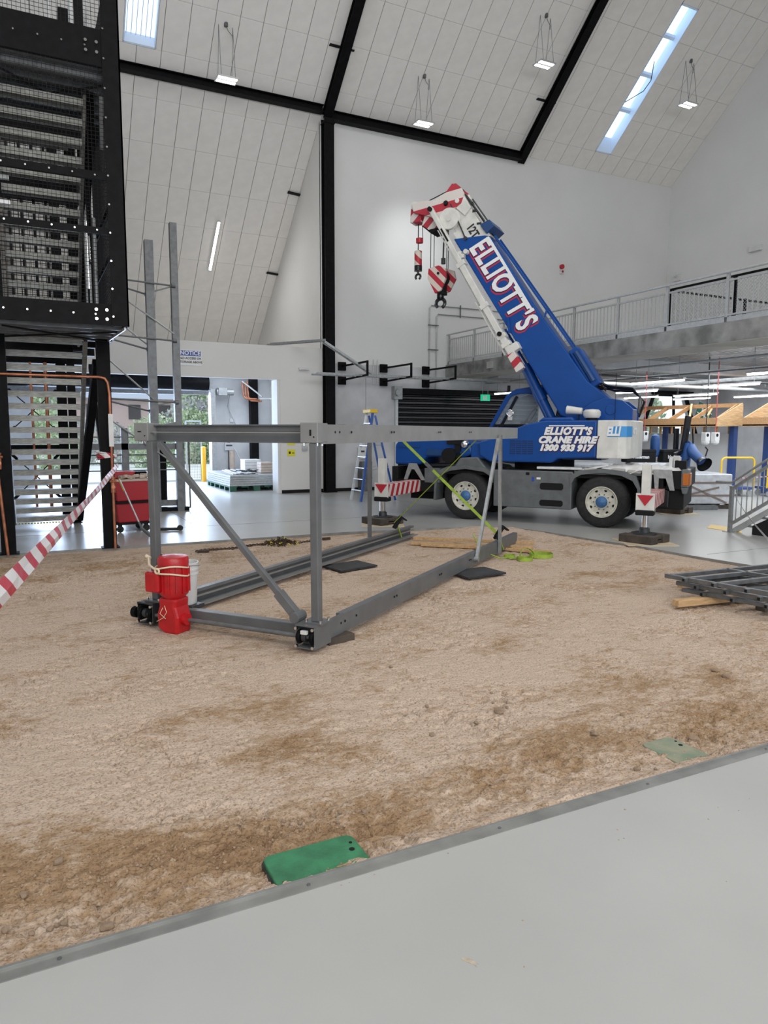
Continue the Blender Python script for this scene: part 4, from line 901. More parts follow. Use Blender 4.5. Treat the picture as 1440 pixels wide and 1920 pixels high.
# cab on the far side of the boom
cy0, cy1 = -1.0, -.42
cab = [(1.42, 1.55), (1.40, 1.95), (.98, 2.66), (.78, 2.78), (.3, 2.84), (-.25, 2.80), (-.42, 2.70), (-.42, 1.55)]
win = [(1.28, 1.97), (.92, 2.60), (.75, 2.68), (-.15, 2.68), (-.22, 2.60), (-.22, 1.97)]
m = MB()
for yy in (cy0, cy1):
    lo, hi = yy-.03, yy+.03
    # frame members around the window
    m.prism([(1.42, 1.55), (1.40, 1.95), (-.42, 1.95), (-.42, 1.55)], lo, hi); m.prism([(-.22, 1.95), (-.22, 2.65), (-.42, 2.70), (-.42, 1.95)], lo, hi)
    m.prism([(.92, 2.60), (.98, 2.66), (.78, 2.78), (.3, 2.84), (-.25, 2.80), (-.42, 2.70), (-.22, 2.62), (-.15, 2.67), (.75, 2.67)], lo, hi); m.prism([(1.40, 1.93), (1.31, 1.93), (.89, 2.61), (.98, 2.68)], lo, hi)
m.prism([(.98, 2.66), (.78, 2.78), (.3, 2.84), (-.25, 2.80), (-.42, 2.70), (-.42, 2.64), (.3, 2.76), (.9, 2.62)], cy0, cy1)
m.box((-.44, cy0, 1.55), (-.38, cy1, 2.2)); m.box((-.42, cy0, 1.5), (1.42, cy1, 1.58)); m.box((1.36, cy0, 1.55), (1.42, cy1, 1.95)); cb = m.build('cab', 'crane_blue', cr, bevel=.012)
for yy in (cy0, cy1): m = MB(); m.prism(win, yy-.004, yy+.004); m.build('cab_window', 'glass', cb)
m = MB(); m.add([(1.39, cy0, 1.96), (1.39, cy1, 1.96), (.95, cy1, 2.66), (.95, cy0, 2.66)], [(0, 1, 2, 3)]); m.build('windscreen', 'glass', cb)
m = MB(); m.bar((1.1, cy1+.02, 1.97), (.75, cy1+.02, 2.62), .05); m.bar((.3, cy1+.03, 1.99), (1.25, cy1+.03, 1.99), .04); m.build('door_frame', 'black_matt', cb)
m = MB(); m.box((-.1, -.9, 1.6), (.35, -.5, 1.9)); m.cbox((-.12, -.7, 2.1), (.12, .4, .55), Matrix.Rotation(R(-12), 3, 'Y')); m.box((-.16, -.8, 2.35), (-.06, -.6, 2.5)); m.build('driver_seat', 'black_matt', cb, bevel=.03)
m = MB(); m.box((.75, -.9, 1.6), (1.2, -.5, 2.02)); m.tube([(.7, -.7, 2.0), (.55, -.7, 2.18)], .02, 6); m.torus((.5, -.7, 2.2), .17, .015, (1, 0, .6)); m.box((.55, -.5, 1.96), (.68, -.44, 2.08)); m.box((.38, -.5, 1.96), (.5, -.44, 2.06)); m.build('dashboard', 'black_matt', cb)
m = MB(); m.cyl((.95, cy1, 2.72), (.95, cy1, 2.86), .035, 8); m.bar((.2, cy1-.1, 2.84), (-.15, cy1-.1, 2.86), .05, .03); m.build('marker_lamp', 'black_matt', cb)
m = MB(); m.torus((.88, cy1+.1, 2.25), .07, .012, (0, 1, 0), 16); m.box((.83, cy1+.06, 2.1), (.93, cy1+.1, 2.32)); m.build('wing_mirror', 'chrome', cb)
# boom pivot frame
m = MB()
for s in (-1, 1): m.prism([(-.6, 1.5), (-.72, 2.2), (-1.02, 2.42), (-1.3, 2.52), (-1.62, 2.46), (-1.82, 2.3), (-1.82, 2.0), (-1.5, 1.5)], s*.40-.03, s*.40+.03)
m.cyl((-1.40, -.45, 2.28), (-1.40, .45, 2.28), .10, 16); m.box((-1.8, -.4, 1.9), (-1.5, .4, 2.3)); m.build('pivot_frame', 'crane_blue', cr, bevel=.01)
# boom : side polygon
BW = .30
boom = [(2.03, 5.96), (1.33, 5.955), (1.22, 5.93), (.226, 4.447), (-.903, 2.87), (-1.36, 2.50), (-1.50, 2.28), (-1.36, 2.10), (-.70, 2.05), (-.39, 2.17)]
bo = MB(); bo.prism(boom, -BW, BW); bo = bo.build('boom', 'crane_blue', cr, bevel=.03)
BD = V(.5335, 0, .846); BN = V(-.846, 0, .5335)
def bp(s, n, y=0): return V(-.39, y, 2.17)+BD*s+BN*n      # s along the underside, n towards the top face
m = MB(); m.bar(bp(.9, .90, .18), bp(4.0, .72, .18), .05, .04, BN); m.bar(bp(.9, .90, -.18), bp(4.0, .72, -.18), .05, .04, BN); m.build('boom_rail', 'crane_blue', bo)
m = MB(); q = [bp(.15, .78), bp(1.05, .78), bp(1.05, .96), bp(.98, 1.0), bp(.15, 1.0)]; m.prism([(v.x, v.z) for v in q], -.24, .24); m.build('winch_cover', 'crane_blue', bo, bevel=.02)
m = MB(); m.cyl(bp(.25, .9, .24), bp(.95, .9, .24), .07, 10); m.build('winch_motor', 'crane_blue_dark', bo)
m = MB(); q = [bp(4.1, .62), bp(4.35, .60), bp(4.3, .82), bp(4.12, .84)]; m.prism([(v.x, v.z) for v in q], -.34, .34) ; m.build('boom_bracket', 'crane_blue_dark', bo, bevel=.01)
m = MB(); m.cyl(bp(4.05, .08, .30), bp(4.05, .08, .42), .05, 10); m.box((1.74, .30, 5.52), (1.94, .40, 5.60)); m.box((1.80, .30, 5.44), (1.88, .40, 5.66)); m.build('boom_latch', 'crane_white', bo)
m = MB(); m.bar(bp(2.05, -.02, .33), bp(2.35, .12, .33), .05, .05); m.build('boom_clip', 'crane_blue', bo)
m = MB(); m.bar(bp(1.9, .74, .3), bp(2.05, .9, .3), .03); m.build('boom_clip', 'crane_blue', bo)
# lettering on the boom: reads down the boom
Mb = lambda s, n, y: frame(bp(s, n, y), -BD, BN)
Lt = 2.05
text("ELLIOTT'S", .64, 'letter_shadow', 'letter_red', bo, Mb(3.02-.02, .355-.02, .303), .048, .001, .16, .68, 1.13)
text("ELLIOTT'S", .64, 'letter_shadow', 'letter_dark', bo, Mb(3.02, .345, .305), .034, .001, .16, .68, 1.13)
text("ELLIOTT'S", .64, 'lettering', 'letter_white', bo, Mb(3.03, .36, .309), .020, .002, .16, .68, 1.13)
m = MB(); m.prism([(v.x, v.z) for v in (bp(4.05, .575), bp(2.2, .575), bp(2.2, .625), bp(4.0, .635))], .30, .313); m.build('lettering', 'letter_white', bo)
# white inner section
q = [bp(4.30, .06), bp(4.95, .10), bp(5.2, .40), bp(5.15, .60), bp(3.95, .62)]
m = MB(); m.prism([(v.x, v.z) for v in q], -.24, .24); m.prism([(v.x, v.z) for v in (bp(4.38, .02), bp(4.62, .02), bp(4.3, .66), bp(4.02, .66))], -.28, .28); wi = m.build('inner_boom', 'crane_white', cr, bevel=.01)
text('12T', .24, 'lettering', 'letter_black', wi, frame(bp(4.36, .40, .284), -BD, BN), .008, .002, 0, .8)
m = MB(); m.cyl(bp(4.4, .70, .2), bp(5.1, .66, .2), .018, 6); m.cyl(bp(4.4, .72, -.1), bp(5.1, .68, -.1), .018, 6); m.bar(bp(4.9, .66, .1), bp(5.2, .62, .1), .10, .05, BN); m.build('hose_tray', 'dark_iron', wi)
m = MB(); m.bar(bp(4.35, .20, .30), bp(5.15, .30, .30), .025, .025); m.cyl(bp(4.32, .20, .26), bp(4.32, .20, .34), .04, 8); m.build('guide_arm', 'dark_iron', wi)
q = [bp(4.75, .42), bp(5.2, .30), bp(5.35, .40), bp(5.3, .62), bp(4.8, .62)]
m = MB(); m.prism([(v.x, v.z) for v in q], -.20, .28); m.cyl(bp(5.1, .45, .28), bp(5.1, .45, .33), .05, 12); m.build('head_block', 'crane_white', wi, bevel=.01)
m = MB(); m.box((1.50, .30, 6.44), (1.60, .31, 6.50)); m.box((1.58, .30, 6.62), (1.66, .31, 6.66)); m.box((1.42, .24, 6.2), (1.52, .25, 6.24)); m.build('head_decal', 'letter_black', wi)
# boom head (striped)
hd = [(1.98, 7.08), (1.86, 6.98), (1.80, 6.86), (1.86, 6.68), (2.1, 6.52), (2.2, 6.30), (2.62, 6.50), (2.98, 6.62), (3.02, 6.80), (2.80, 6.84), (2.48, 6.82), (2.22, 6.94), (2.08, 7.10)]
m = MB(); m.prism(hd, -.22, -.16); m.prism(hd, .24, .30); m.box((2.0, -.2, 6.55), (2.5, .18, 6.75)); he = m.build('boom_head', 'hazard_head', cr, bevel=.008)
m = MB(); m.cyl((2.04, -.24, 7.06), (2.04, .22, 7.06), .06, 14); m.cyl((2.28, .0, 6.60), (2.20, .34, 6.72), .05, 10); m.build('head_pin', 'black_matt', he)
m = MB(); m.lathe([(.12, -.05), (.22, -.05), (.225, -.035), (.20, 0), (.225, .035), (.22, .05), (.12, .05)], (2.12, .30, 6.38), 'y', 28); m.cyl((2.12, .2, 6.38), (2.12, .37, 6.38), .06, 12); m.build('sheave', 'crane_white', he, smooth=True)
m = MB(); m.lathe([(.1, -.04), (.15, -.04), (.13, 0), (.15, .04), (.1, .04)], (2.9, .0, 6.74), 'y', 20); m.lathe([(.1, -.04), (.17, -.04), (.15, 0), (.17, .04), (.1, .04)], (2.45, .0, 6.46), 'y', 20); m.build('sheave', 'rusty', he, smooth=True)
m = MB(); m.lathe([(.04, -.14), (.09, -.14), (.09, .14), (.04, .14)], (2.98, .12, 6.78), 'y', 16); m.build('nose_roller', 'crane_white', he, smooth=True)
m = MB(); m.prism([(2.86, 6.76), (3.08, 6.74), (3.10, 6.44), (2.82, 6.44)], -.08, .22); m.build('nose_box', 'hazard_box', he, bevel=.008)
m = MB(); m.prism([(2.46, 6.70), (2.68, 6.66), (2.80, 6.32), (2.58, 6.18), (2.30, 6.22)], -.10, .26); m.build('sheave_box', 'hazard_box', he, bevel=.008)
m = MB(); m.prism([(2.62, 6.22), (2.78, 6.34), (2.76, 6.30), (2.58, 6.15), (2.32, 6.19), (2.34, 6.25)], -.12, .28); m.build('box_rim', 'black_matt', he)
# folded fly jib under the boom
ja, jb = V(2.52, .42, 6.62), V(.52, .38, 3.25)
jd = (jb-ja).normalized()
m = MB(); m.bar(ja, ja+jd*1.5, .10, .13, V(0, 1, 0)); m.bar(ja+jd*1.4, jb, .13, .17, V(0, 1, 0)); jo = m.build('fly_jib', 'crane_white', cr, bevel=.012)
m = MB(); jn = jd.cross(V(0, 1, 0)); jn = jn if jn.x > 0 else -jn
m.bar(ja+jd*.5+jn*.09, ja+jd*3.0+jn*.10, .02); m.bar(ja+jd*2.3+jn*.13, jb+jn*.13-jd*.3, .035); m.build('jib_bar', 'crane_white', jo)
m = MB()
for t in (.55, 2.1, 2.75, 3.15): m.bar(ja+jd*t+V(0, .07, 0), ja+jd*(t+.32)+V(0, .07, 0), .035, .012, V(0, 1, 0))
m.cyl(ja+jd*3.2+V(0, .06, 0), ja+jd*3.2+V(0, .13, 0), .05, 10); m.cyl(ja+jd*.05+V(0, .05, 0), ja+jd*.05+V(0, .12, 0), .05, 10); m.build('jib_slot', 'black_matt', jo)
for t in (1.45, 2.5, 3.25): m = MB(); m.cbox(ja+jd*t, (.20, .2, .10), lookrot(jd, V(0, 1, 0))); m.build('jib_clamp', 'crane_white', jo, bevel=.01)
m = MB(); m.cbox(ja+jd*3.45, (.20, .2, .10), lookrot(jd, V(0, 1, 0))); m.cbox(ja+jd*3.55+V(-.1, 0, 0), (.28, .2, .16), lookrot(jd, V(0, 1, 0))); m.build('jib_clamp', 'crane_white', jo, bevel=.01)
m = MB(); m.bar(jb-jd*.26+V(0, .02, 0), jb+jd*.16+V(0, .02, 0), .18, .16, V(0, 1, 0)); m.build('jib_tip', 'hazard_box', jo, bevel=.01)
# luffing cylinder
m = MB(); m.cyl((.47, .0, 3.25), (-.18, .0, 2.0), .11, 20); m.cyl((.18, 0, 2.70), (.08, 0, 2.50), .13, 16); m.build('luffing_cylinder', 'crane_blue', cr, smooth=True)
m = MB(); m.cyl((.95, .0, 4.0), (.47, .0, 3.25), .065, 14); m.build('luffing_rod', 'chrome', cr, smooth=True)
m = MB(); m.cyl((.50, .10, 3.2), (-.05, .12, 2.15), .02, 6); m.build('cylinder_hose', 'crane_blue_dark', cr)
# ropes and hooks
m = MB(); m.cyl((1.86, .12, 6.92), (1.2, .12, 5.98), .014, 6); m.cyl((1.2, .12, 5.98), (-1.24, .1, 2.66), .012, 6); m.cyl((2.92, .05, 6.84), (2.04, .05, 7.12), .010, 6); m.build('winch_rope', 'black_matt', cr)
m = MB(); 
for xx, yy in ((2.66, .06), (2.58, .06), (2.30, .0), (2.24, .06)): m.cyl((xx, yy, 5.40), (xx-.0, yy, 6.35), .009, 5)
m.cyl((2.34, .12, 5.5), (2.32, .1, 6.3), .018, 6); m.cyl((2.33, .12, 5.50), (2.33, .12, 5.62), .05, 10); m.build('hoist_rope', 'dark_iron', cr)
hk = MB(); hk.prism([(2.66, 5.42), (2.42, 5.47), (2.26, 5.40), (2.24, 5.2), (2.36, 4.93), (2.50, 4.88), (2.68, 5.22)], .10, .18); hk.prism([(2.62, 5.42), (2.36, 5.45), (2.16, 5.38), (2.12, 5.2), (2.26, 4.95), (2.46, 4.88), (2.64, 5.2)], -.16, -.08)
ho = hk.build('hook_block', 'hazard_hook', cr, bevel=.008)
m = MB(); m.lathe([(.05, -.1), (.17, -.1), (.17, .1), (.05, .1)], (2.42, .01, 5.22), 'y', 20); m.box((2.32, -.1, 4.86), (2.46, .12, 5.1)); m.cyl((2.42, .17, 5.3), (2.42, .20, 5.3), .03, 10); m.build('block_sheave', 'black_matt', ho)
def hook(mb, c, r_, q): mb.torus((c[0], c[1], c[2]), r_, q, (0, 1, .15), 20, -1.1, 4.0); mb.cyl((c[0], c[1], c[2]+r_), (c[0], c[1], c[2]+r_*1.9), q*.9, 10)
m = MB(); hook(m, (2.43, .02, 4.68), .105, .04); m.cyl((2.43, .02, 4.8), (2.43, .02, 4.9), .08, 12); m.build('hook', 'black_gloss', ho, smooth=True)
sk = MB(); sk.cyl((2.97, .05, 5.52), (2.97, .05, 5.86), .085, 16); so_ = sk.build('ball_weight', 'hazard_hook', cr, bevel=.01, smooth=True)
m = MB(); m.cyl((2.97, .05, 5.42), (2.97, .05, 5.54), .09, 16); hook(m, (2.97, .05, 5.30), .06, .025); m.build('hook', 'black_gloss', so_, smooth=True)
m = MB(); m.cyl((2.97, .05, 5.86), (2.97, .05, 6.46), .012, 6); m.cyl((2.86, .05, 6.1), (2.88, .05, 6.46), .008, 6); m.lathe([(.02, -.06), (.08, -.05), (.08, .05), (.02, .06)], (2.94, .05, 6.08), 'z', 14, 1); m.build('auxiliary_rope', ['dark_iron', 'signal_red'], cr)
# lamps, hoses, canvas
m = MB(); m.cyl((-.62, .75, 2.28), (-.92, .75, 2.25), .085, 14, .065); m.cyl((-.86, .75, 2.05), (-.86, .75, 2.24), .015, 6, k=1); m.build('work_lamp', ['crane_white', 'black_matt'], cr, smooth=True)
m = MB(); m.lathe([(.14, 0), (.17, .05), (.17, .12), (.13, .16), (.02, .17)], (-1.10, .7, 2.12), n=18); m.lathe([(.11, -.06), (.11, 0)], (-1.10, .7, 2.12), n=14, k=1); m.build('beacon', ['crane_white', 'black_matt'], cr, smooth=True)
m = MB(); m.cyl((-1.50, .5, 2.07), (-1.50, .5, 2.98), .006, 5); m.build('antenna', 'black_matt', cr)
m = MB(); r_ = random.Random(9)
for i in range(7):
    o_ = r_.uniform(-.06, .06); a = bp(.1+.05*i, .85, .1*r_.uniform(-1, 1)); m.tube([a, (-1.35+o_, .1+o_, 2.72+o_), (-1.75, .05+o_, 2.68+o_*.6), (-1.93+o_, .05, 2.5+o_), (-1.88, .05+o_, 2.2+o_)], .018, 6)
m.build('hydraulic_hose', 'black_gloss', cr, smooth=True)
def cloth(name, m_, x0, x1, y0, y1, z, amp, seed, label_parent, th=.01, nx_=26, ny_=16):
    xs2, ys2 = np.meshgrid(np.linspace(x0, x1, nx_), np.linspace(y0, y1, ny_)); zz2 = z+amp*(fbm(xs2+9, ys2+9, 4.5, 3, seed)-.3)
    ed = np.minimum(np.minimum((xs2-x0), (x1-xs2))/.12, np.minimum((ys2-y0), (y1-ys2))/.10); zz2 = zz2-.10*np.clip(1-ed, 0, 1)*amp*6
    mb = MB(); n = nx_*ny_; v1 = [(a, b, c) for a, b, c in zip(xs2.ravel(), ys2.ravel(), zz2.ravel())]; f1 = []
    for j in range(ny_-1):
        for i in range(nx_-1): q = j*nx_+i; f1.append((q, q+1, q+nx_+1, q+nx_))
    mb.add(v1, f1); o = mb.build(name, m_, smooth=True); sm = o.modifiers.new('thick', 'SOLIDIFY'); sm.thickness = th; return o
o = cloth('plastic_bag', 'bag_white', -2.85, -1.35, .2, 1.0, 1.17, .20, 3, None); o.parent = cr; o2 = o
m = MB()
for i in range(6):
    m.cbox((-2.5+i*.27, .82, 1.10+.02*(i % 2)), (.26, .34, .07), Matrix.Rotation(.1*(i % 3-1), 3, 'Z'))
m.build('sand_bag', 'concrete_pale', cr, bevel=.03)
m = MB(); m.cbox((-.55, .80, 1.13), (.9, .3, .05)); m.cbox((-1.25, .85, 1.16), (.5, .25, .04), Matrix.Rotation(.2, 3, 'Y')); m.build('folded_sheet', 'bag_white', cr, bevel=.012)
m = MB(); m.box((-2.62, .6, 1.15), (-2.56, .8, 1.36)); m.box((-2.75, .55, 1.15), (-2.72, .75, 1.38)); m.build('deck_bracket', 'plastic_white', cr)
m = MB(); m.box((-2.86, .55, 1.15), (-2.66, .8, 1.32)); m.build('rear_lamp_base', 'black_matt', cr)

# ------------------------------------------------------------------ steel frame on the sand
FO = V(2.2, 5.62, 0); FA = math.atan2(.61, .792)
fr_ = thing('conveyor_frame', 'large grey steel box frame with a red gear motor standing on the sand', 'frame', (FO.x, FO.y, .02), FA)
LF, WF, HT = 6.3, 1.98, 1.90
C_ = lambda w_, h_, t=.012: [(0, -h_/2), (w_, -h_/2), (w_, -h_/2+.035), (w_-t, -h_/2+.035), (w_-t, -h_/2+t), (t, -h_/2+t), (t, h_/2-t), (w_-t, h_/2-t), (w_-t, h_/2-.035), (w_, h_/2-.035), (w_, h_/2), (0, h_/2)]
def rail(name, x0, x1, y, z, face, m_, h_=.175):   # face: +1 opens towards +y
    p = C_(.075, h_); b = MB()
    pts = [(q[0]*face, q[1]) for q in p]
    # profile local x axis = up x d ; for d=+x, up=z : x axis = z cross x = +y
    b.prof(pts, (x0, y, z), (x1, y, z)); return b.build(name, m_, fr_)
rail('lower_rail', .40, LF, 0, .085, 1, 'frame_paint'); rail('lower_rail', .30, LF+.1, WF, .075, -1, 'frame_paint')
m = MB(); m.box((-.0, -.006, -.005), (.395, .004, .185)); m.build('end_cheek', 'frame_paint', fr_)
m = MB(); m.box((.40, .02, -.008), (6.1, .10, .002)); m.build('rail_flange', 'frame_light', fr_)
ra = MB(); ra.prism([(.30, .0), (LF+.1, .0), (LF+.1, .012), (.30, .012)], WF-.16, WF-.07); ra.build('rail_flange', 'frame_light', fr_)
m = MB(); m.bar((.3, WF-.075, .088), (LF+.1, WF-.075, .088), .012, .02); m.build('rail_lip', 'frame_light', fr_)
rail('upper_rail', .45, 6.18, 0, HT-.095, 1, 'frame_light', .17); rail('upper_rail', .05, 6.18, WF, HT-.095, -1, 'frame_light', .17)
m = MB(); m.box((.0, -.012, HT-.18), (.45, .004, HT-.015)); m.build('joint_plate', 'frame_light', fr_)
m = MB()
for u_ in (.25, .33, .55, 1.4, 1.46, 2.7, 2.76, 3.8, 3.86): m.cyl((u_, -.010, HT-.08), (u_, -.014, HT-.08), .011, 8); m.cyl((u_+.1, -.003, .10), (u_+.1, -.009, .10), .011, 8)
m.build('bolt_hole', 'black_matt', fr_)
# end boxes
for yy in (0.0, WF-.12):
    m = MB(); m.box((-.06, yy-.02, HT-.17), (.03, yy+.15, HT+.0)); m.box((.03, yy-.015, HT-.165), (.12, yy+.06 if yy < 1 else yy+.14, HT-.005)); e = m.build('end_box', 'frame_light', fr_, bevel=.006)
    m = MB(); m.box((-.066, yy+.04, HT-.11), (-.058, yy+.055, HT-.06)) if yy < 1 else m.box((-.066, yy+.06, HT-.085), (-.058, yy+.10, HT-.075)); m.cyl((-.066, yy+.015, HT-.12), (-.058, yy+.015, HT-.12), .006, 8); m.build('box_slot', 'black_matt', e)
    for a, b in ((-.03, .0), (-.03, .07), (-.03, .13), (.05, .0), (.05, .1)): m = MB(); m.cyl((a, yy+b, HT-.195), (a, yy+b, HT-.17), .010, 6); m.build('bolt', 'chrome', e)
# end cross members
m = MB(); m.prof([(-.05, -.08), (.0, -.08), (.0, -.07), (-.04, -.07), (-.04, .0), (-.06, .01), (-.04, .02), (-.04, .07), (.0, .07), (.0, .08), (-.05, .08)], (.02, .15, HT-.095), (.02, WF-.14, HT-.095)); m.build('upper_cross_beam', 'frame_paint', fr_)
m = MB(); m.bar((-.015, .15, HT-.085), (-.015, WF-.14, HT-.085), .02, .012); m.build('beam_lip', 'frame_light', fr_)
m = MB(); m.bar((.07, .12, .09), (.07, WF-.15, .075), .09, .10); m.build('lower_cross_tube', 'frame_paint', fr_, bevel=.006)
m = MB(); m.cyl((-.09, -.02, .075), (-.09, WF+.02, .065), .020, 12); m.build('drive_shaft', 'galv_dark', fr_, smooth=True)
# posts
for i, yy in enumerate((.035, WF-.14)):
    u_ = .0
    m = MB(); m.bar((u_, yy, .20), (u_-.01, yy, HT-.17), .075, .075, V(1, 0, 0)); e = m.build('post', 'frame_paint', fr_, bevel=.008)
    m = MB(); m.box((u_-.08, yy-.09, .185), (u_+.10, yy+.09, .20)); m.build('base_plate', 'frame_paint', e)
    for a, b in ((-.06, -.07), (.08, -.07), (-.06, .07), (.08, .07)): m = MB(); m.cyl((u_+a, yy+b, .2), (u_+a, yy+b, .222), .012, 6); m.build('bolt', 'chrome', e)
    # bearing bracket: top plate, back plate and two side plates round the shaft
    y0, y1 = yy-.05, yy+.13
    m = MB(); m.box((-.13, y0-.01, .172), (.14, y1+.01, .185)); m.box((-.02, y0, -.02), (.0, y1, .175)); m.box((-.13, y0-.008, -.02), (.14, y0+.002, .175)); m.box((-.13, y1-.002, -.0), (.05, y1+.008, .175)); m.box((-.13, y0, -.02), (-.02, y1, -.012)); e = m.build('bearing_bracket', 'dark_iron' if i else 'frame_paint', fr_)
    for c in (y0+.03, y1-.02): m = MB(); m.lathe([(.02, -.018), (.055, -.018), (.062, -.008), (.062, .008), (.055, .018), (.02, .018)], (-.09, c, .075), 'y', 18); m.build('bearing', 'black_steel', e, smooth=True)
    m = MB(); m.lathe([(.02, -.02), (.045, -.02), (.045, .02), (.02, .02)], (-.09, (y0+y1)/2+.02, .075), 'y', 16); m.build('sprocket', 'dark_iron', e, smooth=True)
    for c in (y0+.01, y1-.005):
        for z in (.0, .155): m = MB(); m.cyl((-.15, c, z), (-.128, c, z), .014, 8); m.build('bolt', 'chrome', e)
m = MB(); m.cyl((-.10, WF+.02, .075), (-.10, WF+.07, .075), .055, 16); m.build('end_sprocket', 'black_steel', fr_, smooth=True)
m = MB(); m.box((-.15, .05, .11), (-.12, .11, .14)); m.build('bearing_tag', 'plastic_white', fr_)
# braces
m = MB(); a, b = V(-.02, WF-.25, HT-.19), V(-.02, .24, .24); m.bar(a, b, .055, .05, V(1, 0, 0)); m.bar(b-(b-a).normalized()*.25, b, .08, .075, V(1, 0, 0)); m.cyl((-.08, .22, .22), (.06, .22, .22), .05, 12); m.build('diagonal_brace', 'frame_paint', fr_, bevel=.005)
m = MB(); m.bar((4.12, -.03, .08), (5.02, -.03, HT-.18), .05, .04, V(0, 1, 0)); m.cyl((4.12, -.06, .08), (4.12, .02, .08), .035, 10); m.build('diagonal_strut', 'galv', fr_)
m = MB(); m.bar((5.22, -.03, .0), (5.12, -.03, HT-.12), .045, .045, V(0, 1, 0)); m.build('upright_strut', 'galv', fr_)
m = MB(); m.bar((4.82, WF, .12), (4.82, WF, HT-.12), .05, .05, V(0, 1, 0)); m.build('upright_strut', 'frame_paint', fr_)
m = MB(); m.bar((5.18, -.05, .9), (5.12, -.05, HT-.12), .02, .02); m.build('strut_edge', 'galv_dark', fr_)
# gear motor
yM = 1.53; xM = -.11
mo = MB(); mo.lathe([(.09, .27), (.13, .31), (.136, .36), (.136, .59), (.142, .59), (.142, .645), (.13, .665), (.06, .675), (.005, .68)], (xM, yM, .0), n=26)
mo = mo.build('gear_motor', 'motor_red', fr_, smooth=True)
m = MB()
for k_ in range(14): a = k_/14*2*math.pi; m.cbox((xM+math.cos(a)*.136, yM+math.sin(a)*.136, .45), (.03, .008, .24), Matrix.Rotation(a, 3, 'Z'))
m.build('cooling_fin', 'motor_red', mo)
m = MB(); m.box((xM-.18, yM+.03, .34), (xM-.03, yM+.19, .53)); m.build('terminal_box', 'motor_red', mo, bevel=.02)
m = MB(); m.prism([(-.11, -.06), (.03, -.06), (.12, -.02), (.13, .12), (.10, .20), (.11, .28), (-.10, .28), (-.09, .2), (-.12, .1)], -.10, .10, 'x'); q_ = m.build('gearbox', 'motor_red', mo, bevel=.025, loc=(xM, yM, 0)); 
m = MB(); m.cyl((xM, yM-.16, .08), (xM, yM+.14, .08), .055, 16); m.build('shaft_boss', 'motor_red', mo, smooth=True)
m = MB(); m.tube([(xM+.02, yM+.155, .66), (xM+.05, yM+.2, .5), (xM, yM+.16, .3)], .015, 6); m.build('motor_cable', 'black_matt', mo)
rp = MB()
pts = [(xM-.02+.152*math.cos(t), yM+.152*math.sin(t), .575+.018*math.sin(t*2)) for t in np.linspace(0, 6.28, 26)]
rp.tube(pts, .008, 6); rp.tube([(x_, y_, z_-.05+.03*math.sin(i*.25)) for i, (x_, y_, z_) in enumerate(pts)], .008, 6)
rp.tube([(xM-.17, yM+.05, .555), (xM-.14, yM+.16, .59), (-.06, WF-.10, .62)], .010, 6); rp.torus((xM-.178, yM+.03, .55), .022, .010, (1, 0, 0), 12); rp.cyl((-.06, WF-.12, .61), (-.06, WF-.07, .63), .018, 8)
tag(rp.build('tie_rope', 'rope_cream', smooth=True, loc=fr_.location), 'cream rope knotted round the red motor and grey post', 'rope').rotation_euler = (0, 0, FA)
wr = MB(); wr.tube([(xM-.13, yM+.0, .22), (xM-.16, yM-.05, .17), (xM-.15, yM-.0, .11), (xM-.13, yM+.1, .06)], .003, 5); wr.tube([(xM-.13, yM+.02, .20), (xM-.16, yM+.03, .15), (xM-.14, yM-.02, .1)], .003, 5); wr.build('tie_wire', 'rope_cream', mo)
# bucket
bk = V(FO.x, FO.y, 0)+V(.792*.17-.61*1.66, .61*.17+.792*1.66, 0); b = thing('bucket', 'white plastic bucket standing behind the red motor', 'bucket', (bk.x, bk.y, .162))
m = MB(); m.lathe([(.125, 0), (.132, .01), (.148, .30), (.158, .30), (.158, .315), (.150, .32), (.152, .345), (.162, .345), (.162, .36), (.154, .365), (.157, .40), (.160, .42), (.150, .42), (.120, .02), (.0, .02)], n=30); m.build('bucket_body', 'plastic_white', b, smooth=True)
m = MB(); m.torus((0, 0, .37), .17, .004, (0, .2, 1), 24, 0, 3.14); m.build('handle', 'galv', b)
bpy.data.objects['bucket'].scale = (.92, .92, .98)
m = MB(); m.box((.10, WF-.48, .10), (.28, WF-.20, .14)); m.build('shelf_plate', 'dark_iron', fr_)
# things on the sand round the frame
def on_sand(name, px, py, fn, label, cat, rz=0, m_='timber', dz=0, **kw):
    p = on_ground(px, py); mb = MB(); fn(mb); o = mb.build(name, m_, **kw); o.location = (p.x, p.y, sz(p.x, p.y)+dz); o.rotation_euler = (0, 0, rz); return tag(o, label, cat)
on_sand('timber_block', 630, 1196, lambda b: b.box((-.12, -.06, 0), (.17, .06, .065)), 'short brown timber block under the near corner of the frame', 'block', FA-.4, 'timber_dark', bevel=.006)
def matp(b): b.prism([(-.33, -.22), (.30, -.25), (.34, .22), (-.28, .25)], -.01, .012, 'z')
on_sand('rubber_mat', 655, 1060, matp, 'black mat on the sand behind the left lower rail', 'mat', .3, 'mat_black', .035)
on_sand('rubber_mat', 893, 1074, matp, 'black mat on the sand in front of the right lower rail', 'mat', .15, 'mat_black', .035)
pl = [((770, 1019), (1000, 1027), 0, 'lowest plank of the loose bundle under the rails'), ((775, 1013), (1002, 1022), .05, 'upper plank of the loose bundle under the rails'), ((850, 1022), (1033, 1037), 0, 'front plank sticking out farthest to the right of the rail'), ((790, 1022), (960, 1030), .0, 'short front plank between the two lower rails')]
for a, b, dz, lb in pl:
    a, b = on_ground(*a), on_ground(*b); x = MB(); z = -.010+dz*.5; x.bar((a.x, a.y, z+.02), (b.x, b.y, z+.02), .09, .045); tag(x.build('timber_plank', 'timber', bevel=.004), lb, 'plank')
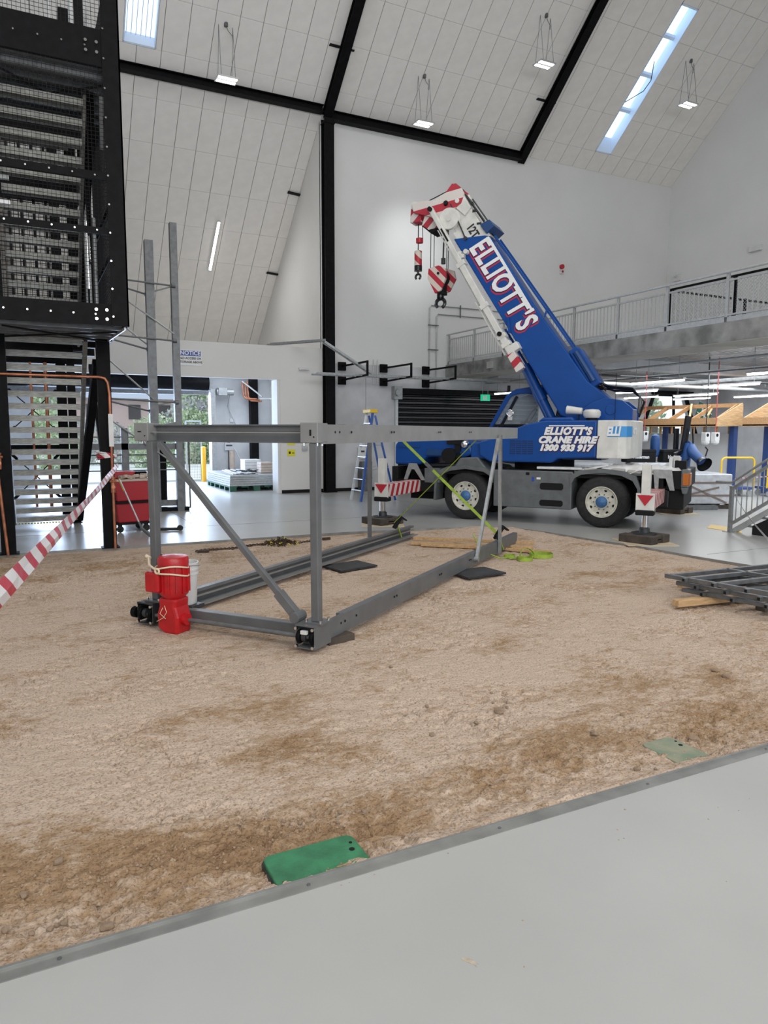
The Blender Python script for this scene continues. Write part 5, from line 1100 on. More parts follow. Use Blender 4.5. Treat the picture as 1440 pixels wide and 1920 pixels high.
# green strap heap
hp = on_ground(985, 1043); x = MB()
def band(mb, c, r_, w_, n=22, tilt=0., e=1.):
    M = Euler((tilt, 0, 0)).to_matrix(); vs = []
    for i in range(n+1):
        t = 2*math.pi*i/n
        for z in (0, w_): vs.append(V(*c)+M @ V(math.cos(t)*r_, math.sin(t)*r_*e, z))
    mb.add(vs, [(2*i, 2*i+1, 2*i+3, 2*i+2) for i in range(n)])
band(x, (.28, -.02, 0), .17, .06); band(x, (.28, -.02, .005), .15, .05); band(x, (-.12, -.14, 0), .11, .05); band(x, (-.12, -.14, 0), .09, .05); band(x, (-.2, .12, .0), .08, .05); band(x, (.0, -.04, .02), .13, .03, 22, 1.2)
x.bar((-.3, -.0, .02), (.35, -.05, .02), .05, .01); x.tube([(-.2, .1, .02), (-.45, .0, .03), (-.62, .25, .12), (-.66, .42, .35)], .01, 5)
o = x.build('ratchet_strap', 'strap_green', fix=False); s_ = o.modifiers.new('t', 'SOLIDIFY'); s_.thickness = .006; o.location = (hp.x, hp.y, sz(hp.x, hp.y)+.01); tag(o, 'loose coils of lime green ratchet strap on the sand right of the frame', 'strap')
def fw(u_, v_, z): c, s = math.cos(FA), math.sin(FA); return V(FO.x+c*u_-s*v_, FO.y+s*u_+c*v_, z+.02)
def strap(a, b, w_, lb):
    x = MB(); x.bar(a, b, w_, .006, V(.6, .8, 0)); x.bar(a+(b-a)*.28, a+(b-a)*.36, w_*1.25, .02, V(.6, .8, 0), 1) if w_ > .02 else None
    return tag(x.build('ratchet_strap', ['strap_green', 'galv_dark']), lb, 'strap')
strap(fw(6.0, WF, HT-.2), fw(5.27, .05, .30), .045, 'wide lime strap running from the upper beam down to the right rail')
strap(fw(4.25, .04, HT-.18), fw(5.6, WF-.06, .30), .014, 'thin olive strap running from the upper beam down to the left rail')
for (u_, v_, lb) in ((5.25, .0, 'black ratchet buckle by the right upright strut'), (5.65, WF-.10, 'black ratchet buckle by the far end of the left rail')):
    p = fw(u_, v_, .30); x = MB(); M = Matrix.Rotation(.6, 3, 'Y')
    for s in (-.03, .03): x.cbox(M @ V(0, s, 0), (.05, .008, .22), M)
    x.cyl(M @ V(0, -.05, .08), M @ V(0, .05, .08), .02, 8); x.cyl(M @ V(0, -.05, -.05), M @ V(0, .05, -.05), .02, 8); x.cbox(M @ V(.05, 0, .12), (.14, .07, .02), M)
    x.k = 1; x.bar((0, 0, -.05), (.08, 0, -.26), .05, .01)
    o = x.build('ratchet_buckle', ['black_matt', 'strap_green']); o.location = p; tag(o, lb, 'buckle')
# rusty chain heap
hp = on_ground(525, 1017); x = MB(); r_ = random.Random(2)
def link(mb, c, M, k=0): pts = [V(*c)+M @ V(math.cos(t)*.030, math.sin(t)*.018, 0) for t in np.linspace(0, 6.28, 9)]; mb.tube(pts, .006, 5, k)
for i in range(110):
    a = r_.uniform(0, 6.28); q = r_.uniform(0, 1)**.7*.30; link(x, (math.cos(a)*q, math.sin(a)*q*.8, .02+r_.uniform(0, 1)*(.12*(1-q/.3))), Euler((r_.uniform(0, 3), r_.uniform(0, 3), r_.uniform(0, 3))).to_matrix(), 1 if i % 9 == 0 else 0)
for i in range(38): t = i/37; link(x, (-.25-t*1.15+.02*(i % 2), .05*math.sin(t*9)-.35*t, .02), Euler((i % 2*1.5, 0, .2)).to_matrix())
for i in range(14): link(x, (.3+i*.035, .02*i-.05, .02), Euler((i % 2*1.5, 0, .3)).to_matrix())
x.cbox((-1.3, -.4, .03), (.18, .06, .03)); x.cbox((.86, .2, .03), (.14, .05, .04))
o = x.build('lifting_chain', ['rusty', 'sign_yellow']); o.location = (hp.x, hp.y, sz(hp.x, hp.y)); o.rotation_euler = (0, 0, -.1); tag(o, 'rusty lifting chain heaped on the sand behind the frame', 'chain')
# pit lids
def lid(cx, cyy, w_, l_, z, m_, lb, rz=0):
    t = thing('pit_lid', lb, 'lid', (cx, cyy, z), rz); r2 = .04; pts = []
    for (a, b, s) in ((w_/2-r2, l_/2-r2, 0), (-w_/2+r2, l_/2-r2, 1), (-w_/2+r2, -l_/2+r2, 2), (w_/2-r2, -l_/2+r2, 3)):
        for k_ in range(5): an = (s+k_/4)*math.pi/2; pts.append((a+math.cos(an)*r2, b+math.sin(an)*r2))
    m = MB(); m.prism(pts, -.04, 0, 'z'); m.build('lid_plate', m_, t, bevel=.005)
    m = MB(); m.cyl((w_/2-.03, l_/2-.07, 0), (w_/2-.03, l_/2-.07, .002), .008, 10); m.cyl((w_/2-.045, l_/2-.12, 0), (w_/2-.045, l_/2-.12, .002), .013, 10); m.cyl((-w_/2+.03, -l_/2+.03, 0), (-w_/2+.03, -l_/2+.03, .002), .004, 8); m.build('key_hole', 'black_matt', t)
    m = MB(); p2 = [(x_*1.03, y_*1.04) for x_, y_ in pts]; m.prism(p2, -.06, -.018, 'z'); m.build('lid_frame', 'dark_iron', t)
lid(1.048, 2.742, .425, .240, -.003, 'lid_green', 'clean green plastic pit lid set in the sand beside the kerb')
lid(3.36, 2.80, .25, .40, -.022, 'lid_dusty', 'dusty pale green pit lid half covered in sand near the right frame edge')
# stacked steel frames at the right
def stub_panel(z, dx, dy, lb):
    t = thing('tube_gate', lb, 'steel gate', (6.42+dx, 5.64+dy, z), 0)
    u_, v_ = V(.19, -.98, 0), V(1, -.05, 0); s = .045
    for k_ in (0, .22, .55):
        m = MB(); a = u_*k_; m.bar(a-v_*.0, a+v_*2.2, s, s); m.build('rail_tube', 'galv_dark', t, bevel=.004)
    for k_ in (0, .9):
        m = MB(); a = v_*k_; m.bar(a-u_*.05, a+u_*2.3, s, s); m.build('side_tube', 'galv_dark', t, bevel=.004)
    for k_ in (.22, .55, .9, 1.3):
        m = MB(); a = u_*k_; m.bar(a-v_*.07, a-v_*.022, s*.9, s*.9); m.build('tube_stub', 'galv_dark', t); m = MB(); m.bar(a-v_*.072, a-v_*.0705, s*.7, s*.7); m.build('tube_mouth', 'black_matt', t)
stub_panel(.235, 0, 0, 'top grey tubular steel gate of the stack at the right frame edge')
stub_panel(.165, .07, -.10, 'middle grey tubular steel gate of the stack at the right frame edge')
stub_panel(.095, .10, -.16, 'lowest grey tubular steel gate of the stack at the right frame edge')
a, b = on_ground(1266, 1137), on_ground(1445, 1118); x = MB(); x.bar((a.x, a.y, .035), (b.x, b.y, .03), .10, .075); tag(x.build('timber_bearer', 'timber', bevel=.008), 'square timber lying under the stacked steel panels', 'timber')
x = MB(); x.bar((6.9, 5.9, .03), (7.9, 5.75, .03), .10, .06); tag(x.build('timber_bearer', 'timber'), 'rear timber hidden below the far side of the steel panels', 'timber')
x = MB(); x.bar((6.75, 4.75, .03), (7.9, 4.9, .03), .10, .06); tag(x.build('timber_bearer', 'timber_dark'), 'dark timber below the steel panels at the frame edge', 'timber')
# ------------------------------------------------------------------ stair tower on the left
tw = thing('stair_tower', 'tall black steel stair tower with mesh sides at the left', 'tower', (0, 0, 0))
def tpart(name, m_, fn, **kw): mb = MB(); fn(mb); return mb.build(name, m_, tw, **kw)
TX0, TXR, TYF, TYP, ZT = -1.9, 1.33, 10.38, 11.95, 9.2
# lower posts
for (px_, yy, w_) in ((1.13, 12.0, .19), (-.30, 12.0, .20), (.86, 15.6, .14), (-.42, 15.9, .12)):
    tpart('tower_post', 'black_steel', lambda b: (b.box((px_-w_/2, yy-.09, 0), (px_+w_/2, yy+.09, 3.24)), b.box((px_-w_*.7, yy-.12, 0), (px_+w_*.7, yy+.12, .015))))
tpart('tower_brace', 'black_steel', lambda b: b.bar((1.06, 12.2, 2.9), (.90, 15.5, .1), .12, .16))
tpart('tower_brace', 'black_steel', lambda b: b.bar((1.2, 12.2, .1), (1.2, 15.3, 3.1), .06, .1))
tpart('back_post', 'black_steel', lambda b: b.box((.62, 16.2, 0), (.80, 16.35, 3.2)))
tpart('back_rail', 'black_steel', lambda b: b.box((-1, 16.22, 1.35), (.8, 16.30, 1.55)))
# tie rods
for i, (a, b) in enumerate((((-.4, 16.4, 1.5), (.75, 16.4, .3)), ((-.4, 16.4, .3), (.75, 16.4, 1.5)), ((-.4, 16.4, 2.8), (.75, 16.4, 1.7)), ((-.4, 16.4, 1.7), (.75, 16.4, 2.8)))):
    tpart('tie_rod', 'black_matt', lambda m: (m.cyl(a, b, .012, 6), m.cyl(V(*a).lerp(V(*b), .12), V(*a).lerp(V(*b), .2), .03, 8), m.cyl(V(*a).lerp(V(*b), .8), V(*a).lerp(V(*b), .88), .03, 8)))
# lower flight: rises towards the camera
N1 = 17; tr = MB(); tr.box((0, -.0, -.005), (1.06, .24, .0)); tr.box((0, -.0, -.095), (1.06, .008, 0)); tr.box((0, .232, -.075), (1.06, .24, 0)); tr.box((0, 0, -.065), (.006, .24, 0))
tm = mesh_of(tr, 'stair_tread', 'tread_steel')
for i in range(N1):
    z = .19*(i+1); y = 15.65-(i+1)*.205; o = inst(tm, 'stair_tread', tw, (-.22, y-.24, z)); o.rotation_euler = (0, 0, math.pi) if 0 else (0, 0, 0)
    o.data = tm
tpart('stringer', 'tread_steel', lambda b: b.bar((.90, 15.75, .02), (.90, 12.1, 3.28), .05, .22, V(0, 0, 1)))
tpart('stringer', 'black_steel', lambda b: b.bar((-.26, 15.75, .02), (-.26, 12.1, 3.28), .03, .24, V(0, 0, 1)))
tpart('tactile_strip', 'sign_yellow', lambda b: [b.cyl((-.35+i*.055, 15.75, .0), (-.35+i*.055, 15.75, .02), .018, 6) for i in range(24)], kind='stuff')
# cage
for (xx, yy) in ((TXR-.11, TYF+.0), (TX0, TYF)):
    tpart('corner_post', 'black_steel', lambda b: (b.box((xx-.11, yy-.01, 3.24), (xx+.11, yy+.004, ZT)), b.box((xx+.09, yy-.01, 3.24), (xx+.11, yy+.20, ZT))))
for z0, z1, nm in ((3.24, 3.52, 'cage_beam'), (6.50, 6.95, 'cage_beam'), (4.42, 4.50, 'mid_rail'), (5.10, 5.20, 'mid_rail')):
    tpart(nm, 'black_steel', lambda b: (b.box((TX0, TYF-.005+.01, z0), (TXR-.2, TYF+.06, z1)), b.box((TXR-.06, TYF+.1, z0), (TXR-.03, 14.2, z1))))
tpart('cage_floor', 'galv_dark', lambda b: (b.box((TX0, TYF+.1, 3.28), (TXR-.05, TYP+.2, 3.32)), [b.box((TX0, TYF+.25+i*.36, 3.22), (TXR-.05, TYF+.31+i*.36, 3.30)) for i in range(5)]))
tpart('floor_edge', 'galv_light', lambda b: b.bar((TXR-.05, TYF+.05, 3.22), (1.2, 12.0, 3.22), .02, .04))
tpart('cage_floor', 'galv_dark', lambda b: (b.box((TX0, TYF+.1, 6.52), (TXR-.05, TYP+.2, 6.56)), [b.box((TX0, TYF+.25+i*.36, 6.44), (TXR-.05, TYF+.31+i*.36, 6.52)) for i in range(5)]))
for z_ in (6.42, 3.20):
    for y0_, y1_ in ((10.7, 11.9), (11.9, 10.7)): tpart('floor_brace', 'black_matt', lambda b: b.cyl((-.2, y0_, z_), (1.2, y1_, z_), .014, 6))
# bolts
bt = MB()
for z in np.arange(3.36, ZT, .36): bt.cyl((TXR-.2, TYF-.02, z), (TXR-.2, TYF-.008, z), .013, 6)
for z in (3.38, 6.72):
    for i in range(9): bt.cyl((TXR-.42-i*.27, TYF-.012, z), (TXR-.42-i*.27, TYF+.006, z), .012, 6)
    for a, b in ((-.26, -.06), (-.26, .06), (-.39, -.06), (-.39, .06)): bt.cyl((TXR+a-.02, TYF-.02, z+b), (TXR+a-.02, TYF+.006, z+b), .020, 8)
for z in (4.46, 5.15):
    for i in range(8): bt.cyl((TXR-.36-i*.27, TYF-.012, z), (TXR-.36-i*.27, TYF+.006, z), .012, 6)
bt.build('bolt', 'chrome', tw, kind='stuff')
# mesh
def wiremesh(name, o, dx, dz, L, H, s=.05, q=.0045):
    b = MB(); o = V(*o); dx, dz = V(*dx), V(*dz); up = dx.cross(dz)
    for i in range(int(L/s)+1): b.bar(o+dx*i*s, o+dx*i*s+dz*H, q, q, up)
    for i in range(int(H/s)+1): b.bar(o+dz*i*s, o+dz*i*s+dx*L, q, q, up)
    return b.build(name, 'black_matt', tw, kind='stuff', fix=False)
wiremesh('mesh_panel', (-.9, TYF+.02, 3.5), (1, 0, 0), (0, 0, 1), 2.06, 3.0)
wiremesh('mesh_panel', (-.9, TYF+.02, 6.9), (1, 0, 0), (0, 0, 1), 2.06, 1.2)
wiremesh('mesh_panel', (TXR-.045, TYF+.2, 3.5), (0, 1, 0), (0, 0, 1), 3.8, 3.0)
wiremesh('mesh_panel', (TXR-.045, TYF+.2, 6.9), (0, 1, 0), (0, 0, 1), 3.8, 1.2)
# upper flights
tmu = tm
for i in range(16):
    z = 3.5+.19*i; y = 14.4-i*.205
    inst(tmu, 'stair_tread', tw, (-.14, y-.24, z+.0))
for i in range(6): inst(tmu, 'stair_tread', tw, (-.14, 14.2-i*.205, 6.85+.19*i))
tpart('stringer', 'tread_steel', lambda b: b.bar((.95, 14.5, 3.45), (.95, 11.2, 6.50), .04, .24))
tpart('stringer', 'black_steel', lambda b: b.bar((1.06, 14.6, 3.45), (1.06, 11.2, 6.60), .05, .26))
# side flight at the very left, galvanised, falling away
ts = MB(); ts.box((0, 0, 0), (.42, .24, .012)); [ts.box((0, 0, -.03-.0), (.42, .008, 0)), ts.box((0, .232, -.03), (.42, .24, 0))]
tsm = mesh_of(ts, 'stair_tread', 'galv_light')
for i in range(18): inst(tsm, 'stair_tread', tw, (-.62, 10.6+.06*i, 6.25-.115*i))
for z, w_ in ((6.32, .62), (5.05, .72), (4.74, .72), (4.45, .50)): tpart('landing_edge', 'galv_light', lambda b: b.box((-.75, 10.75, z), (-.75+w_, 10.80, z+.06)))
# back of cage
for xx, yy in ((1.12, 13.9), (.72, 16.0), (.95, 14.6)):
    tpart('inner_post', 'black_steel', lambda b: b.box((xx-.09, yy-.08, 3.3), (xx+.09, yy+.08, ZT)))
tpart('inner_panel', 'black_steel', lambda b: b.prism([(12.7, 3.4), (15.2, 3.4), (13.0, 6.45), (11.3, 6.45)], 1.00, 1.02, 'x'))
for xx, yy, z0, z1, q in ((1.02, 12.6, 3.45, 5.05, .045), (1.16, 13.0, 3.45, 5.3, .035), (.9, 12.2, 6.95, 8.4, .04), (.6, 12.2, 6.95, 8.4, .02), (1.1, 12.0, 6.95, 8.4, .02)):
    tpart('handrail_post', 'galv_light', lambda b: b.cyl((xx, yy, z0), (xx, yy, z1), q, 12), smooth=True)
tpart('handrail_post', 'chrome', lambda b: (b.cyl((.985, 12.1, 4.0), (.985, 12.1, 5.0), .04, 12), b.cyl((.985, 12.1, 5.0), (.985, 12.1, 5.25), .04, 12, .008)), smooth=True)
tpart('cage_light', 'galv_light', lambda b: b.bar((1.15, 11.0, 6.35), (1.22, 11.9, 6.05), .05, .10))
tpart('back_screen', 'black_matt', lambda b: [b.box((-1.2+i*.22, 16.4, 3.5), (-1.15+i*.22, 16.45, ZT)) for i in range(10)], kind='stuff')
for lo_, hi_ in (((-1.9, 16.3, 3.2), (1.2, 16.5, 3.6)), ((-1.9, 16.3, 6.4), (1.2, 16.5, 6.9)), ((-1.9, 13.3, 6.5), (1.25, 13.45, 6.9)), ((-1.9, 14.8, 3.25), (1.25, 15.0, 3.45))): tpart('back_beam', 'black_steel', lambda b: b.box(lo_, hi_))
wiremesh('mesh_panel', (-1.8, 16.5, 3.5), (1, 0, 0), (0, 0, 1), 2.9, 4.5, .09, .012)
# pipes on the tower
def pipe(pts, r_, lb, m_='copper'): x = MB(); x.tube(pts, r_, 10); return tag(x.build('copper_pipe', m_, smooth=True), lb, 'pipe')
pc = [(-.75, 11.86, 2.66), (1.05, 11.86, 2.66), (1.13, 11.86, 2.64), (1.17, 11.86, 2.58), (1.19, 11.86, 2.4), (1.19, 11.87, .0)]
pipe(pc, .022, 'bright copper pipe crossing the stair and dropping down the right tower post')
pipe([(-.42, 11.86, 2.60), (-.40, 11.86, 1.5), (-.31, 11.86, .0)], .022, 'copper pipe running down the left tower post')
pipe([(.15, 16.1, 3.2), (.15, 16.1, .25)], .025, 'thin copper pipe behind the open stair, left one'); pipe([(.42, 16.1, 3.2), (.42, 16.1, .25)], .035, 'thick copper pipe behind the open stair, right one')
for (p_, lb) in (((1.19, 11.85, 1.0), 'brass valve on the copper pipe of the right tower post'), ((-.36, 11.85, 1.4), 'brass coupling on the copper pipe of the left tower post')):
    x = MB(); x.cyl((0, 0, -.12), (0, 0, .12), .035, 10); x.cyl((0, 0, -.03), (0, -.05, -.03), .03, 10); x.cyl((-.05, -.03, .06), (.05, -.03, .06), .02, 8); o = x.build('pipe_valve', 'copper', smooth=True); o.location = p_; tag(o, lb, 'valve')
x = MB(); x.box((-.034, -.03, -.25), (.034, .0, .25)); o = x.build('pipe_label', 'plastic_white'); o.location = (1.19, 11.845, 1.85); tag(o, 'white label strip on the copper pipe of the right post', 'label')
# mast beside the tower
ms = thing('steel_mast', 'two tall galvanised mast posts braced by thin rods right of the tower', 'mast', (2.95, 17.2, 0))
m = MB(); m.box((-.42, -.40, 0), (-.24, -.22, 6.0)); m.build('mast_post', 'galv_dark', ms)
m = MB(); m.box((.12, -.44, 0), (.27, -.28, 6.42)); m.build('mast_post', 'galv_dark', ms)
for z, d_ in ((5.07, 0), (3.87, 0), (2.50, 0)):
    for yy, x1 in ((-.45, .15), (-.25, -.40)):
        m = MB(); m.cyl((-1.5, yy, z+.05), (x1, yy, z-.02-(.18 if yy > -.4 else 0)*1.1), .020, 8); m.cyl((x1-.03, yy, z-.02-(.18 if yy > -.4 else 0)*1.1), (x1+.05, yy, z-.02-(.18 if yy > -.4 else 0)*1.1), .045, 8); m.build('tie_rod', 'galv_dark', ms)
for (a, b) in (((-1.35, -.45, 5.0), (.15, -.45, 4.0)), ((-1.5, -.25, 4.6), (-.4, -.25, 3.75)), ((-1.5, -.45, 3.6), (-.35, -.45, 2.55)), ((-1.5, -.45, 2.25), (.0, -.45, 1.15)), ((-.30, -.3, 4.9), (.15, -.4, 5.05)), ((-.30, -.3, 2.4), (.15, -.4, 2.52))):
    m = MB(); m.cyl(a, b, .018, 8); m.build('tie_rod', 'galv', ms)
m = MB(); m.bar((-.42, -.45, 1.85), (.20, -.5, 1.98), .12, .16); m.build('mast_bracket', 'galv_dark', ms)
# base frame
bf = thing('steel_base_frame', 'grey steel frame standing on the floor behind the red bins', 'frame', (2.1, 16.9, 0))
for xx in (-.2, 1.03): m = MB(); m.box((xx, -.05, 0), (xx+.14, .09, 1.9)); m.build('upright', 'galv_dark', bf)
m = MB(); m.box((.62, .2, .12), (.80, .36, 1.9)); m.build('upright', 'black_steel', bf); m = MB(); m.box((.48, .1, .2), (.60, .2, 1.6)); m.build('upright', 'galv_dark', bf)
m = MB(); m.box((-.9, -.05, 1.42), (1.15, .09, 1.56)); m.build('cross_rail', 'galv_dark', bf); m = MB(); m.box((-.5, -.02, .12), (1.15, .09, .26)); m.build('cross_rail', 'galv_dark', bf)
m = MB(); m.box((-.4, -.06, 0), (1.25, .2, .09)); m.build('base_rail', 'black_steel', bf)
for z in (1.30, 1.12, .95, 1.7): m = MB(); m.cyl((-.9, .1, z), (1.2, .1, z), .016, 6); m.build('thin_rail', 'galv_dark', bf)
m = MB(); m.cyl((1.28, 0, .05), (1.28, 0, 1.9), .02, 8); m.cyl((-.05, .1, .3), (-.05, .1, 1.8), .02, 8); m.cyl((-.35, .3, .0), (-.05, .3, 1.5), .02, 8); m.build('thin_upright', 'galv_dark', bf)
m = MB(); m.box((-.1, .5, .3), (.4, .9, .9)); m.cyl((.1, .45, .45), (.1, .5, .45), .15, 14); m.build('motor_case', 'black_matt', bf)
# red bins
bn = thing('wheeled_bin', 'red wheeled bin in two tiers beside the right tower post', 'bin', (1.66, 13.9, 0), .2)
m = MB(); m.box((-.30, -.25, .14), (.30, .25, .18)); m.build('bin_base', 'black_matt', bn)
m = MB(); m.prism([(-.28, .18), (.28, .18), (.31, .53), (-.31, .53)], -.25, .25); m.build('bin_body', 'bin_red', bn, bevel=.02)
m = MB(); m.prism([(-.29, .57), (.29, .57), (.33, .95), (-.33, .95)], -.26, .26); m.build('bin_body', 'bin_red', bn, bevel=.02)
m = MB(); m.box((-.32, -.27, .53), (.32, .27, .57)); m.build('bin_band', 'black_matt', bn)
m = MB(); m.box((-.35, -.28, .93), (.35, .28, .97)); m.build('bin_rim', 'card', bn, bevel=.008)
for xx in (-.24, .24):
    for yy in (-.2, .2): m = MB(); m.cyl((xx, yy-.02, .06), (xx, yy+.02, .06), .06, 14); m.box((xx-.03, yy-.03, .08), (xx+.03, yy+.03, .14)); m.build('castor', 'rubber', bn)
x = MB(); x.prism([(-.22, 0), (.12, 0), (.20, .13), (-.26, .13)], -.18, .18); o = x.build('mop_bucket', 'bin_red', bevel=.02); o.location = (1.58, 13.9, .975); tag(o, 'small red tub standing on top of the wheeled bin', 'tub')
x = MB(); r_ = random.Random(4)
for i in range(10): x.cbox((-.2+i*.05, r_.uniform(-.1, .1), r_.uniform(.02, .05)), (.09, .1, .06), Euler((0, r_.uniform(-.4, .4), r_.uniform(0, 3))).to_matrix())
o = x.build('work_gloves', 'card', bevel=.01); o.location = (1.72, 13.72, .985); tag(o, 'brown work gloves and rags on the rim of the red bin', 'gloves')
mp = thing('push_squeegee', 'long-handled floor squeegee leaning on the red bin', 'squeegee', (1.6, 12.9, 0))
m = MB(); m.cyl((-.16, .35, 1.0), (.08, -.1, .28), .014, 8); m.build('pole', 'galv_light', mp); m = MB(); m.cyl((-.165, .36, 1.0), (-.1, .24, .80), .018, 8); m.build('grip', 'yellow', mp)
m = MB(); m.tube([(.08, -.1, .28), (.12, -.2, .17), (.25, -.4, .04), (.33, -.48, .01)], [.016, .025, .025, .012], 8); m.build('blade', 'galv_dark', mp)
x = MB(); x.tube([(2.15, 13.6, .03), (2.5, 13.5, .03)], .03, 6); x.cyl((2.5, 13.46, .05), (2.5, 13.54, .05), .05, 10); x.cyl((2.1, 13.58, .06), (2.1, 13.66, .06), .06, 10); tag(x.build('trolley_wheel', 'rubber'), 'low castor trolley behind the tall grey post', 'trolley')
# tapes
def ribbon(pts, w0, w1, label, m_, tw_=None, n=70):
    pts = [V(*p) for p in pts]; x = MB(); vs = []
    for i in range(n+1):
        t = i/n; s = t*(len(pts)-1); k_ = min(int(s), len(pts)-2); f = s-k_
        p0 = pts[max(k_-1, 0)]; p1 = pts[k_]; p2 = pts[k_+1]; p3 = pts[min(k_+2, len(pts)-1)]
        p = .5*((2*p1)+(p2-p0)*f+(2*p0-5*p1+4*p2-p3)*f*f+(3*p1-p0-3*p2+p3)*f**3)
        d = (p2-p1).normalized(); up = V(0, 0, 1); sd = d.cross(up).normalized(); a = tw_(t) if tw_ else 0
        w_ = w0+(w1-w0)*t; v = (up*math.cos(a)+sd*math.sin(a))*w_/2; fold = sd*.012*math.sin(t*40)
        vs += [p+v, p+fold, p-v*.95+sd*.01]
    fs = []
    for i in range(n): fs += [(3*i, 3*i+1, 3*i+4, 3*i+3), (3*i+1, 3*i+2, 3*i+5, 3*i+4)]
    x.add(vs, fs); o = x.build('barrier_tape', m_, smooth=False, fix=False); sm = o.modifiers.new('t', 'SOLIDIFY'); sm.thickness = .001; return tag(o, label, 'tape')
A_ = on_y(222, 872, 11.85); e = CP+ray(-60, 1180)*2.9
ribbon([tuple(A_), tuple(A_.lerp(e, .45)+V(0, 0, -.03)), tuple(e)], .065, .125, 'red and white barrier tape stretched from the tower post to the left edge', 'tape', lambda t: .25*math.sin(t*9)+.5*(1-t))
x = MB(); 
for i in range(4): x.torus((1.13, 12.0, 1.42+.02*i), .145, .012, (.1*i-.1, .1, 1), 14)
tag(x.build('tape_knot', 'tape'), 'red and white tape wound round the right tower post', 'tape')
# ------------------------------------------------------------------ step ladder
p = on_ground(658, 942); ld = thing('step_ladder', 'blue fibreglass step ladder with yellow top beside the concrete wall', 'ladder', (8.22, 17.3, 0), R(-88))
H_ = 2.36
for s in (-1, 1):
    m = MB(); m.bar((s*.30, -.42, 0), (s*.17, .0, H_), .035, .07); m.build('front_rail', 'ladder_blue' if s > 0 else 'galv_light', ld)
    m = MB(); m.bar((s*.30, .62, 0), (s*.18, .06, H_-.1), .03, .05); m.build('rear_rail', 'ladder_blue', ld)
for i in range(1, 8):
    t = i/8; m = MB(); m.box((-.30+.13*t, -.46+.42*t, H_*t-.02), (.30-.13*t, -.37+.42*t, H_*t)); m.build('rung', 'galv_light' if i != 6 else 'yellow', ld)
for i in (1, 3, 5): t = i/8; m = MB(); m.cyl((-.28, .62-.56*t, H_*t), (.28, .62-.56*t, H_*t), .012, 6); m.build('rear_brace', 'galv_light', ld)
m = MB(); m.box((-.22, -.10, H_-.03), (.22, .12, H_+.06)); m.build('top_cap', 'yellow', ld, bevel=.01)
m = MB(); m.box((-.22, -.14, 1.72), (.22, .25, 1.76)); m.build('shelf', 'yellow', ld, bevel=.01)
m = MB(); m.bar((.29, -.2, .8), (.29, .35, .9), .02, .01); m.bar((-.29, -.2, .8), (-.29, .35, .9), .02, .01); m.build('spreader', 'galv', ld)
# ------------------------------------------------------------------ training bays at the right
BX, BY0 = 19.6, 15.05
ba = thing('roof_training_bay', 'timber stud bay with white panels and orange roof eaves behind the crane', 'training bay', (BX, BY0, 0))
for yy in (0, 2.6, 3.75): m = MB(); m.box((-.09, yy-.09, .0), (.09, yy+.09, 2.3)); m.build('post', 'post_blue', ba, bevel=.01)
for i in range(3): y0 = .16+i*1.22; m = MB(); m.box((-.02, y0, .45), (.02, y0+1.2, 1.80)); m.build('wall_panel', 'panel_white', ba)
for i in range(9): m = MB(); m.box((-.03+.08, .2+i*.45, .12), (.05+.08, .25+i*.45, 2.2)); m.build('stud', 'timber_orange', ba)
for z in (.12, .36, 2.15): m = MB(); m.box((-.04, .1, z), (.10, 3.8, z+.10)); m.build('wall_plate', 'timber_orange', ba)
for i, yy in enumerate((.0, .9, 1.8, 2.7, 3.6)):
    m = MB(); m.bar((-.95, yy, 2.14), (.15, yy, 2.68), .05, .12); m.build('rafter', 'timber_orange', ba)
m = MB(); m.box((-1.0, -.15, 2.02), (-.95, 4.0, 2.28)); m.build('fascia', 'timber_orange', ba)
m = MB(); m.prism([(-1.0, 2.04), (.15, 2.04), (.15, 2.10), (-1.0, 2.08)], -.15, 4.0); m.build('soffit', 'timber_orange', ba)
m = MB(); m.prism([(-1.0, 2.02), (-.95, 2.28), (.12, 2.74), (.15, 2.6), (.15, 2.04)], -.18, -.14); m.build('gable_board', 'timber', ba)
m = MB(); m.box((.05, -.1, 2.62), (.15, 4.0, 2.74)); m.build('ridge_board', 'timber_orange', ba)
m = MB(); m.bar((-.9, .9, 2.30), (.1, 1.7, 2.75), .06, .06); m.bar((-.7, .4, 2.35), (.1, .9, 2.6), .05, .05); m.build('loose_batten', 'timber', ba)
for i in range(2): m = MB(); m.box((-.05, 2.95+i*.5, 1.82), (-.02, 3.2+i*.5, 2.1)); m.build('offcut_board', 'panel_white', ba)
bb = thing('roof_training_bay', 'second timber bay with orange eaves cut by the right frame edge', 'training bay', (20.1, 12.9, 0))
m = MB(); m.box((-.09, 1.25, 0), (.09, 1.43, 2.3)); m.build('post', 'post_blue', bb, bevel=.01)
m = MB(); m.prism([(-1.0, 2.02), (-.95, 2.28), (.12, 2.74), (.15, 2.6), (.15, 2.04)], 1.46, 1.50); m.build('gable_board', 'timber', bb)
m = MB(); m.box((-1.0, -1, 2.02), (-.95, 1.48, 2.28)); m.prism([(-1.0, 2.04), (.15, 2.04), (.15, 2.10), (-1.0, 2.08)], -1, 1.48); m.build('fascia', 'timber_orange', bb)
m = MB(); m.box((-.02, -1, .3), (.02, 1.1, 1.8)); m.build('wall_panel', 'panel_white', bb)
m = MB(); m.box((-.04, -1, .1), (.10, 1.1, .2)); m.build('wall_plate', 'timber_orange', bb)
